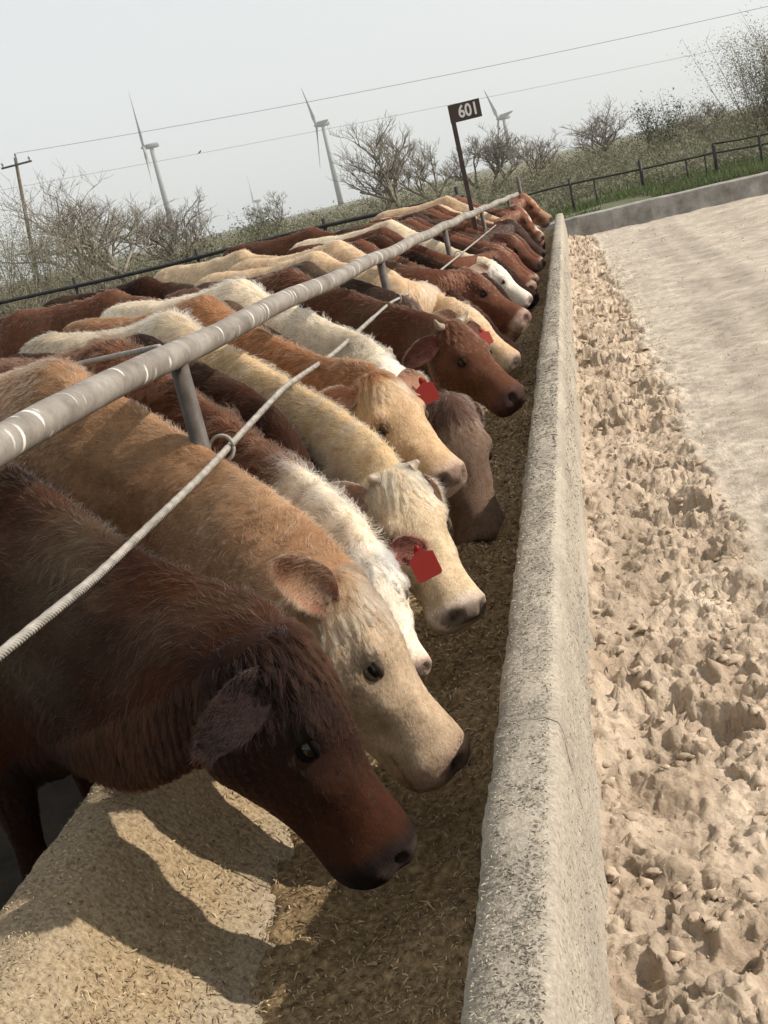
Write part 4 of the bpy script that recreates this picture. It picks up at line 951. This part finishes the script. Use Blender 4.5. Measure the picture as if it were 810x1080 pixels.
# ------------------------------------------------------------------ beyond the bunk: low wall, bank, fences
def wall_y(x): return 23.75 + 0.10 * x
bw = Bag(); xs_ = np.concatenate([np.arange(-0.9, 6, 0.12), np.arange(6, 16, 0.4)])
rings = []
for x in xs_:
    y_ = wall_y(x); h_ = 0.37 + 0.006 * math.sin(x * 1.3) + 0.004 * math.sin(x * 5.1 + 1); j = 0.008 * math.sin(x * 7.7) + 0.006 * math.sin(x * 17)
    rings.append([np.array(p) for p in ((x, y_ - 0.06 + j, -0.05), (x, y_ - 0.03 + j * .6, 0.14), (x, y_ + j * .4, h_ - 0.02), (x, y_ + 0.03, h_), (x, y_ + 0.22, h_ + 0.005), (x, y_ + 0.26, -0.05))])
bw.add(*loft(rings)); lw = bw.obj('low_wall', M_WALL, smooth=False, loc=(4, 24.9, 0))
tag(lw, 'low grey weathered wall closing the far end of the dirt road', 'wall')
def bank_fn(P):
    z = 0.33 + 0.05 * fbm(P, 0.8, 3, 5) + 0.004 * np.clip(P[:, 1] - 30, 0, 60)
    return np.where(P[:, 0] < 0, z * np.clip(1 + P[:, 0] / 3, 0, 1) - 0.05 * np.clip(-P[:, 0] / 3, 0, 1), z)
M_BANK = noise_mat('bank_soil', [(0.35, (0.075, 0.085, 0.04)), (0.65, (0.14, 0.135, 0.08))], 1.2, 0.95, 12, 0.5, 0.04)
terrain('grass_bank', -4, 40, 24.15, 75, 120, 140, bank_fn, M_BANK)
def bank_z(x, y): return float(bank_fn(np.array([[x, y, 0.0]]))[0])
# dark pipe fence on the bank
FY = 28.0
rf = tag(empty('pipe_fence', (2, FY, 0.25)), 'thin dark pipe fence on the grassy bank beyond the road', 'fence'); RL = rf.location
top = [ony(px_, py_, FY) for px_, py_ in ((545, 209), (580, 199), (625, 189), (674, 179), (750, 162), (790, 155), (860, 141))]
b = Bag(); b.tube(top, 0.022, 8); b.obj('rail', M_BLACKFENCE, rf, loc=RL)
b = Bag(); b.tube([ony(751, 152, FY), ony(776, 148, FY), ony(810, 141, FY), ony(860, 131, FY)], 0.02, 8); b.obj('rail', M_BLACKFENCE, rf, loc=RL)
for px_, py_, w_ in ((600, 189, .03), (626, 189, .02), (674, 169, .04), (723, 168, .022), (743, 165, .014), (752, 152, .04), (800, 143, .03)):
    p = ony(px_, py_, FY); b = Bag(); b.tube([(p[0], FY, bank_z(p[0], FY) - 0.2), (p[0], FY, p[2])], w_, 8); b.obj('post', M_BLACKFENCE, rf, loc=RL)
# dark pipe fence of the pen behind the cattle
PY = 21.9
pf = tag(empty('pen_fence', (-9, PY, 0)), 'dark pipe fence across the pen behind the backs of the cattle', 'fence'); PL = pf.location
for dz in (0, 0.28, 0.56, 0.84):
    b = Bag(); b.tube([(x, PY, 1.27 - dz + 0.02 * math.sin(x)) for x in np.arange(-24, -1.2, 0.6)], 0.035 if dz == 0 else 0.022, 8); b.obj('rail', M_BLACKFENCE, pf, loc=PL)
for x in np.arange(-23.5, -1.2, 2.4):
    b = Bag(); b.tube([(x, PY + 0.04, 0), (x, PY + 0.04, 1.42)], 0.04, 8); b.obj('post', M_BLACKFENCE, pf, loc=PL)

# ------------------------------------------------------------------ vegetation
def bare_tree(name, label, pos, height, spread, seed, group=None, leafy=0, lean=0.0, levels=5, twig=0.007):
    r = random.Random(seed); trunk = Bag(); crown = Bag(); tips = []
    root = tag(empty(name, tuple(pos)), label, 'tree', group)
    def grow(p, d, ln, rad, lev):
        n = 3 if lev < 3 else 2; pts = [p]; q = p; dd = d
        for i in range(n):
            dd = unit(dd + np.array([r.gauss(0, .22), r.gauss(0, .22), r.gauss(0.02, .15)])); q = q + dd * ln / n; pts.append(q)
        rs = [rad * (1 - 0.35 * i / n) for i in range(n + 1)]
        (trunk if lev == 0 else crown).tube(pts, rs, 7 if lev == 0 else (5 if lev < 2 else 3))
        if lev >= levels - 1: tips.extend(pts[1:])
        if lev < levels:
            k = (r.randint(3, 4) if lev < 3 else r.randint(2, 4)) if lev else r.randint(4, 6)
            for j in range(k):
                t = r.uniform(0.35, 1.0) if lev else r.uniform(0.45, 1.0); i = min(n - 1, int(t * n)); bp = pts[i] + (pts[i + 1] - pts[i]) * (t * n - i)
                a = r.uniform(0, 6.283); side = np.array([math.cos(a), math.sin(a), 0.0]); tilt = r.uniform(0.45, 1.0) * spread
                nd = unit(dd * 0.8 + side * tilt + np.array([0, 0, 0.18])); grow(bp, nd, ln * r.uniform(0.58, 0.78), max(twig, rad * r.uniform(0.42, 0.6)), lev + 1)
    p0 = np.array([0, 0, -0.1])
    for k in range(r.randint(1, 3)):
        a = r.uniform(0, 6.28); grow(p0 + 0.1 * np.array([math.cos(a), math.sin(a), 0]), unit([0.45 * math.cos(a) + lean, 0.45 * math.sin(a), 1]), height * 0.36, height * 0.021, 0)
    trunk.obj('trunk', M_BARK, root); co = crown.obj('crown', M_TWIG, root)
    if leafy and tips:
        T = np.array(tips); rr = np.random.default_rng(seed); T = T[rr.integers(0, len(T), leafy)] + rr.normal(size=(leafy, 3)) * 0.07
        leaf_mesh('foliage', T, 0.030 * max(1, height / 4), (0.11, 0.12, 0.055), (0.21, 0.20, 0.11), seed, root)
    return root
def leaf_mesh(name, pts, size, c0, c1, seed, parent=None):
    rr = np.random.default_rng(seed); n = len(pts); d = rr.normal(size=(n, 3)); d /= np.linalg.norm(d, axis=1)[:, None]; e = rr.normal(size=(n, 3)); e -= d * (d * e).sum(1)[:, None]; e /= np.linalg.norm(e, axis=1)[:, None]
    sz = (size * rr.uniform(0.5, 1.5, n))[:, None]
    V = np.stack([pts - d * sz, pts + e * sz * .35, pts + d * sz, pts - e * sz * .35], 1).reshape(-1, 3); Fc = np.arange(n * 4).reshape(n, 4)
    o = mesh_obj(name, V, Fc, M_LEAF, parent, smooth=False)
    t = rr.random((n, 1)); color_attr(o, 'tint', np.repeat((np.array(c0) * (1 - t) + np.array(c1) * t) * rr.uniform(.75, 1.2, (n, 1)), 4, 0)); return o
def at(px_, py_, Y, z=0.0):
    p = ony(px_, py_, Y); return np.array([p[0], Y, z])
bare_tree('mesquite_tree', 'wide bare mesquite tree standing behind the pen on the left', at(140, 310, 38), 6.2, 1.15, 5, levels=5, twig=0.006)
bare_tree('mesquite_tree', 'small bare tree just right of the wide mesquite on the left', at(196, 300, 44), 4.8, 1.0, 6, levels=5)
bare_tree('mesquite_tree', 'tall bare tree with many upright limbs left of the sign', at(432, 215, 48), 6.0, 0.9, 8, levels=5)
bare_tree('mesquite_tree', 'thin bare tree just left of the sign post', at(468, 210, 52), 4.4, 0.85, 9, levels=5)
bare_tree('mesquite_tree', 'bare tree with grey twigs just right of the sign', at(510, 202, 58), 4.3, 0.9, 10, levels=5, leafy=900)
bare_tree('mesquite_tree', 'slim bare tree right of the turbine near the sign', at(552, 190, 58), 4.2, 0.8, 11, levels=5)
bare_tree('mesquite_tree', 'rounded bare tree on the rise beyond the road', at(643, 160, 62), 4.6, 1.2, 12, levels=5)
bare_tree('mesquite_tree', 'low bare tree on the rise near the right edge', at(742, 135, 60), 3.3, 1.1, 13, levels=5, leafy=700)
bare_tree('mesquite_tree', 'bare thin tree between the two largest turbines', at(305, 262, 60), 4.4, 0.9, 14, levels=5)
bare_tree('mesquite_tree', 'bare grey tree with spreading limbs right of the second turbine', at(392, 228, 50), 4.2, 1.2, 15, levels=5)
def shrub_proto(seed, h, w, n, c0, c1, size):
    rr = np.random.default_rng(seed); pts = []; bag = Bag()
    for k in range(34):
        a = rr.uniform(0, 6.28); ti = rr.uniform(0.05, 0.9) * w / h; d = unit([math.cos(a) * ti, math.sin(a) * ti, 1.0]); L_ = h * rr.uniform(.6, 1.05); q = np.array([0.12 * math.cos(a), 0.12 * math.sin(a), -0.05]); st = [q]
        for i in range(5):
            d = unit(d + rr.normal(size=3) * 0.13); q = q + d * L_ / 5; st.append(q)
            for _ in range(max(1, n // 170)):
                pts.append(q - d * rr.uniform(0, L_ / 5) + rr.normal(size=3) * 0.14 * (h / 2.4))
            if i > 0:
                dd = unit(d + rr.normal(size=3) * 0.7); bag.tube([q, q + dd * 0.25 * h * .4], [0.006, 0.003], 3)
        bag.tube(st, [0.02, .016, .013, .010, .007, .004], 4)
    return bag, np.array(pts), size, c0, c1
SH = []
def shrub(label, group, px_, py_, Y, h, w, n, seed, c0=(0.105, 0.115, 0.055), c1=(0.22, 0.21, 0.125), size=0.035, z=0.0, name='shrub'):
    bag, pts, size, c0, c1 = shrub_proto(seed, h, w, n, c0, c1, size)
    root = tag(empty(name, tuple(at(px_, py_, Y, z))), label, 'shrub', group)
    bag.obj('stems', M_TWIG, root); leaf_mesh('foliage', pts, size, c0, c1, seed, root); return root
shrub('tall feathery grey green shrub at the left edge behind the pen fence', None, -5, 320, 29, 3.7, 1.7, 17000, 31, c0=(0.15, 0.145, 0.09), c1=(0.27, 0.26, 0.175), size=0.021)
shrub('feathery grey green shrub right beside the power pole', None, 40, 310, 30, 3.7, 1.5, 17000, 32, c0=(0.15, 0.145, 0.09), c1=(0.27, 0.26, 0.175), size=0.021)
shrub('loose pale shrub in front of the wide bare mesquite', None, 92, 300, 31, 3.0, 1.4, 10000, 33, c0=(0.15, 0.145, 0.09), c1=(0.27, 0.26, 0.175), size=0.021)
shrub('low grey shrub under the power pole', None, 15, 315, 26, 1.9, 1.3, 2600, 34, c0=(0.08, 0.08, 0.045), c1=(0.17, 0.16, 0.10))
shrub('dark low bush under the two bare trees on the left', None, 205, 290, 36, 2.0, 1.5, 3600, 35, c0=(0.04, 0.045, 0.02), c1=(0.09, 0.09, 0.05))
shrub('dark green round bush between the two largest turbines', None, 283, 262, 56, 2.6, 1.6, 3600, 36, c0=(0.035, 0.05, 0.02), c1=(0.08, 0.10, 0.05), size=0.05)
shrub('dark evergreen bush beside the rounded bare tree on the rise', None, 696, 152, 62, 3.1, 2.0, 5200, 37, c0=(0.03, 0.04, 0.02), c1=(0.07, 0.08, 0.05), size=0.055)
shrub('large tangled bush rising at the right edge of the view', None, 806, 130, 44, 4.3, 2.2, 22000, 38, c0=(0.08, 0.08, 0.045), c1=(0.18, 0.17, 0.105), size=0.03)
shrub('second tangled bush partly outside the right edge', None, 845, 120, 46, 4.6, 2.3, 18000, 39, c0=(0.08, 0.08, 0.045), c1=(0.18, 0.17, 0.105), size=0.03)
shrub('small dark weedy bush at the foot of the thin pipe fence', None, 706, 195, 27.6, 0.42, 0.45, 1800, 40, c0=(0.03, 0.05, 0.015), c1=(0.08, 0.12, 0.04), size=0.02, z=0.27)
# the scrub belt that reads as one mass
rr = np.random.default_rng(77); pts = []; sizes = []
for k in range(2600):
    Y_ = 30 + 64 * rr.random() ** 1.5; x0_, x1_ = -0.62 * Y_, 0.24 * Y_
    X_ = rr.uniform(x0_, x1_); h_ = rr.uniform(0.7, 1.5) * min(1, (Y_ - 22) / 18) * (1.0 if X_ > -4 else 1.25)
    if X_ > 0 and Y_ < 36 and rr.random() < 0.4: continue
    m_ = 74; a_ = rr.uniform(0, 6.28, m_); ra_ = rr.random(m_) ** .5 * rr.uniform(.6, 1.3); zz_ = rr.random(m_) ** .8 * h_ * np.sqrt(np.clip(1 - (ra_ / 1.4) ** 2, 0.05, 1))
    pts.append(np.stack([X_ + ra_ * np.cos(a_), Y_ + ra_ * np.sin(a_), (0.25 if X_ > 0 else 0.0) + zz_], 1))
sb = leaf_mesh('scrub_belt', np.concatenate(pts), 0.050, (0.125, 0.122, 0.076), (0.18, 0.171, 0.115), 78)
tag(sb, 'olive grey belt of dry scrub stretching behind the pens and road', 'scrub', kind='stuff')
# grass on the bank
n = 26000; X_ = rr.uniform(-0.6, 8, n); Y_ = 24.6 + 9.6 * rr.random(n) ** 1.3; keep = noise3(np.stack([X_, Y_, 0 * X_], 1), 0.9, 4) > -0.3; X_, Y_ = X_[keep], Y_[keep]; n = len(X_)
Z_ = bank_fn(np.stack([X_, Y_, 0 * X_], 1)); hgt = rr.uniform(0.05, 0.17, n); a_ = rr.uniform(0, 6.28, n); w_ = 0.012
D_ = np.stack([np.cos(a_), np.sin(a_), 0 * a_], 1) * w_; B_ = np.stack([X_, Y_, Z_ - 0.02], 1); T_ = B_ + np.stack([rr.normal(0, .04, n), rr.normal(0, .04, n), hgt], 1)
V = np.stack([B_ - D_, B_ + D_, T_ + D_ * .25, T_ - D_ * .25], 1).reshape(-1, 3)
gr = mesh_obj('grass', V, np.arange(4 * n).reshape(n, 4), M_LEAF, smooth=False); t_ = rr.random((n, 1)) ** 2
color_attr(gr, 'tint', np.repeat(np.array([0.05, 0.095, 0.028]) * (1 - t_) + np.array([0.17, 0.155, 0.08]) * t_, 4, 0)); tag(gr, 'short green grass growing on the bank beyond the low wall', 'grass', kind='stuff')

# ------------------------------------------------------------------ wind turbines far behind
def turbine(label, hub_px, Y, blade_m, theta, yaw, hub_scale=1.0):
    hub = ony(*hub_px, Y); root = tag(empty('wind_turbine', (hub[0], Y, 0)), label, 'wind turbine', 'wind turbines on the horizon')
    hz_ = hub[2]; b = Bag(); b.tube([(0, 0, 0), (0, 0, hz_ * .5), (0, 0, hz_ - 1.5)], [2.6, 2.1, 1.5], 20); b.obj('tower', M_TURB, root)
    yw = math.radians(yaw); ax = np.array([math.cos(yw), math.sin(yw), 0]); sd = np.array([-math.sin(yw), math.cos(yw), 0]); c = np.array([0, 0, hz_])
    b = Bag(); R_ = np.stack([ax, sd, [0, 0, 1.0]], 1)
    prof = ((-4.5, 1.1), (-4.2, 1.8), (0, 2.1), (5.5, 1.9), (6.5, 1.2)); b.add(*loft([[c + ax * x_ + sd * r_ * math.copysign(abs(math.cos(q)) ** .5, math.cos(q)) + np.array([0, 0, r_ * math.copysign(abs(math.sin(q)) ** .5, math.sin(q))]) for q in np.linspace(0, 6.283, 12, endpoint=False)] for x_, r_ in prof])); b.obj('nacelle', M_TURB, root)
    hc = c - ax * 5.6
    b = Bag(); b.tube([c - ax * 4.3, hc, hc - ax * 1.6, hc - ax * 2.4], [1.5, 1.7, 1.1, 0.2], 14); b.obj('rotor_hub', M_TURB, root)
    for k in range(3):
        th = math.radians(theta + 120 * k); d = sd * math.sin(th) + np.array([0, 0, math.cos(th)]); ch = np.cross(ax, d); b = Bag(); rings = []
        for t, w_, tk in ((0, 1.0, 1.0), (.06, 1.1, 1.0), (.18, 2.1, .75), (.4, 1.6, .45), (.7, 1.0, .25), (.93, .55, .13), (1, .12, .06)):
            p = hc + d * (1.0 + blade_m * t); tw = math.radians(22 * (1 - t)); cw = ch * math.cos(tw) + ax * math.sin(tw); tn = np.cross(d, cw)
            rings.append([p + cw * w_ * math.cos(q) * 1.25 + tn * tk * math.sin(q) for q in np.linspace(0, 6.283, 10, endpoint=False)])
        b.add(*loft(rings)); b.obj('blade', M_TURB, root)
turbine('left of the two largest wind turbines, above the bare mesquite', (159, 154), 980, 44, 6, 20)
turbine('right of the two largest wind turbines, left of the sign', (340, 131), 1120, 40, 30, 26)
turbine('small wind turbine peeking over the trees between the two largest', (271, 212), 1900, 40, 8, 12)
turbine('wind turbine just right of the 601 sign', (531, 124), 1250, 36, 34, 26)
turbine('tiny wind turbine above the rounded bare tree on the right', (704, 118), 2100, 34, 14, 15)

# ------------------------------------------------------------------ power line
pp_ = at(45, 320, 92); pole = tag(empty('power_pole', tuple(pp_)), 'wooden power pole with a crossarm at the left edge', 'power pole')
tz = ony(16, 166, 92)[2]; tx = ony(16, 166, 92)[0] - pp_[0]
b = Bag(); b.tube([(0, 0, -0.5), (tx * .5, 0, tz * .5), (tx, 0, tz)], [0.17, 0.15, 0.12], 12); b.obj('pole', M_WOODPOLE, pole)
b = Bag(); b.box((tx, -0.14, tz - 0.55), (2.5, 0.12, 0.14)); b.obj('crossarm', M_WOODPOLE, pole, smooth=False)
INS = [tx - 1.1, tx + 0.05, tx + 1.1]
for i, x in enumerate(INS):
    zz = tz - 0.48 if i != 1 else tz - 0.02; b = Bag(); yy_ = -0.14 if i != 1 else 0
    b.tube([(x, yy_, zz), (x, yy_, zz + .12), (x, yy_, zz + .14), (x, yy_, zz + .24), (x, yy_, zz + .32)], [.04, .04, .10, .07, .04], 10); b.obj('insulator', M_TURB, pole)
def wire(label, a, bpt, sag, rad=0.016):
    L_ = [a + (bpt - a) * t - np.array([0, 0, sag * 4 * t * (1 - t)]) for t in np.linspace(0, 1, 40)]; b = Bag(); b.tube(L_, rad, 5)
    return tag(b.obj('power_wire', M_WIRE, loc=tuple(a)), label, 'wire', 'power wires across the sky')
base_ = np.array(pp_)
wire('upper power wire sweeping from the pole across the sky', base_ + np.array([INS[1], 0, tz + 0.28]), ony(900, -14, 96), 0.5)
wire('upper power wire continuing past the left edge', base_ + np.array([INS[0], -0.14, tz - 0.2]), ony(-160, 195, 95), 0.3)
low0, low1 = ony(-120, 222, 105), ony(900, 22, 112)
wire('lower faint power wire crossing the sky below the other', low0, low1, 0.4, 0.012)
tb = (228 + 120) / 1020; bp = low0 + (low1 - low0) * tb - np.array([0, 0, 0.4 * 4 * tb * (1 - tb)])
bird = tag(empty('bird', tuple(bp)), 'tiny dark bird perched on the lower power wire', 'bird')
b = Bag(); b.tube([(-0.16, 0, 0.02), (-0.06, 0, 0.07), (0.02, 0, 0.10), (0.09, 0, 0.15), (0.12, 0, 0.20), (0.16, 0, 0.21), (0.20, 0, 0.20)], [0.012, 0.04, 0.06, 0.055, 0.045, 0.03, 0.004], 10); b.obj('body', M_BLACKFENCE, bird)
b = Bag(); b.box((-0.20, 0, 0.0), (0.16, 0.05, 0.012)); b.obj('tail', M_BLACKFENCE, bird, smooth=False)

# ------------------------------------------------------------------ haze
b = Bag(); b.box((0, 1050, 70), (3200, 2400, 146))
hz_o = b.obj('haze', None, smooth=False); hm_ = bpy.data.materials.new('haze_air'); hm_.use_nodes = True; hn = hm_.node_tree; hn.nodes.clear()
ho_ = hn.nodes.new('ShaderNodeOutputMaterial'); pv = hn.nodes.new('ShaderNodeVolumePrincipled'); pv.inputs['Density'].default_value = 0.00025; pv.inputs['Color'].default_value = (0.93, 0.95, 0.95, 1); pv.inputs['Anisotropy'].default_value = 0.3
hn.links.new(pv.outputs[0], ho_.inputs['Volume']); hz_o.data.materials.clear(); hz_o.data.materials.append(hm_)
tag(hz_o, 'thin pale haze over the plain', 'haze', kind='stuff')
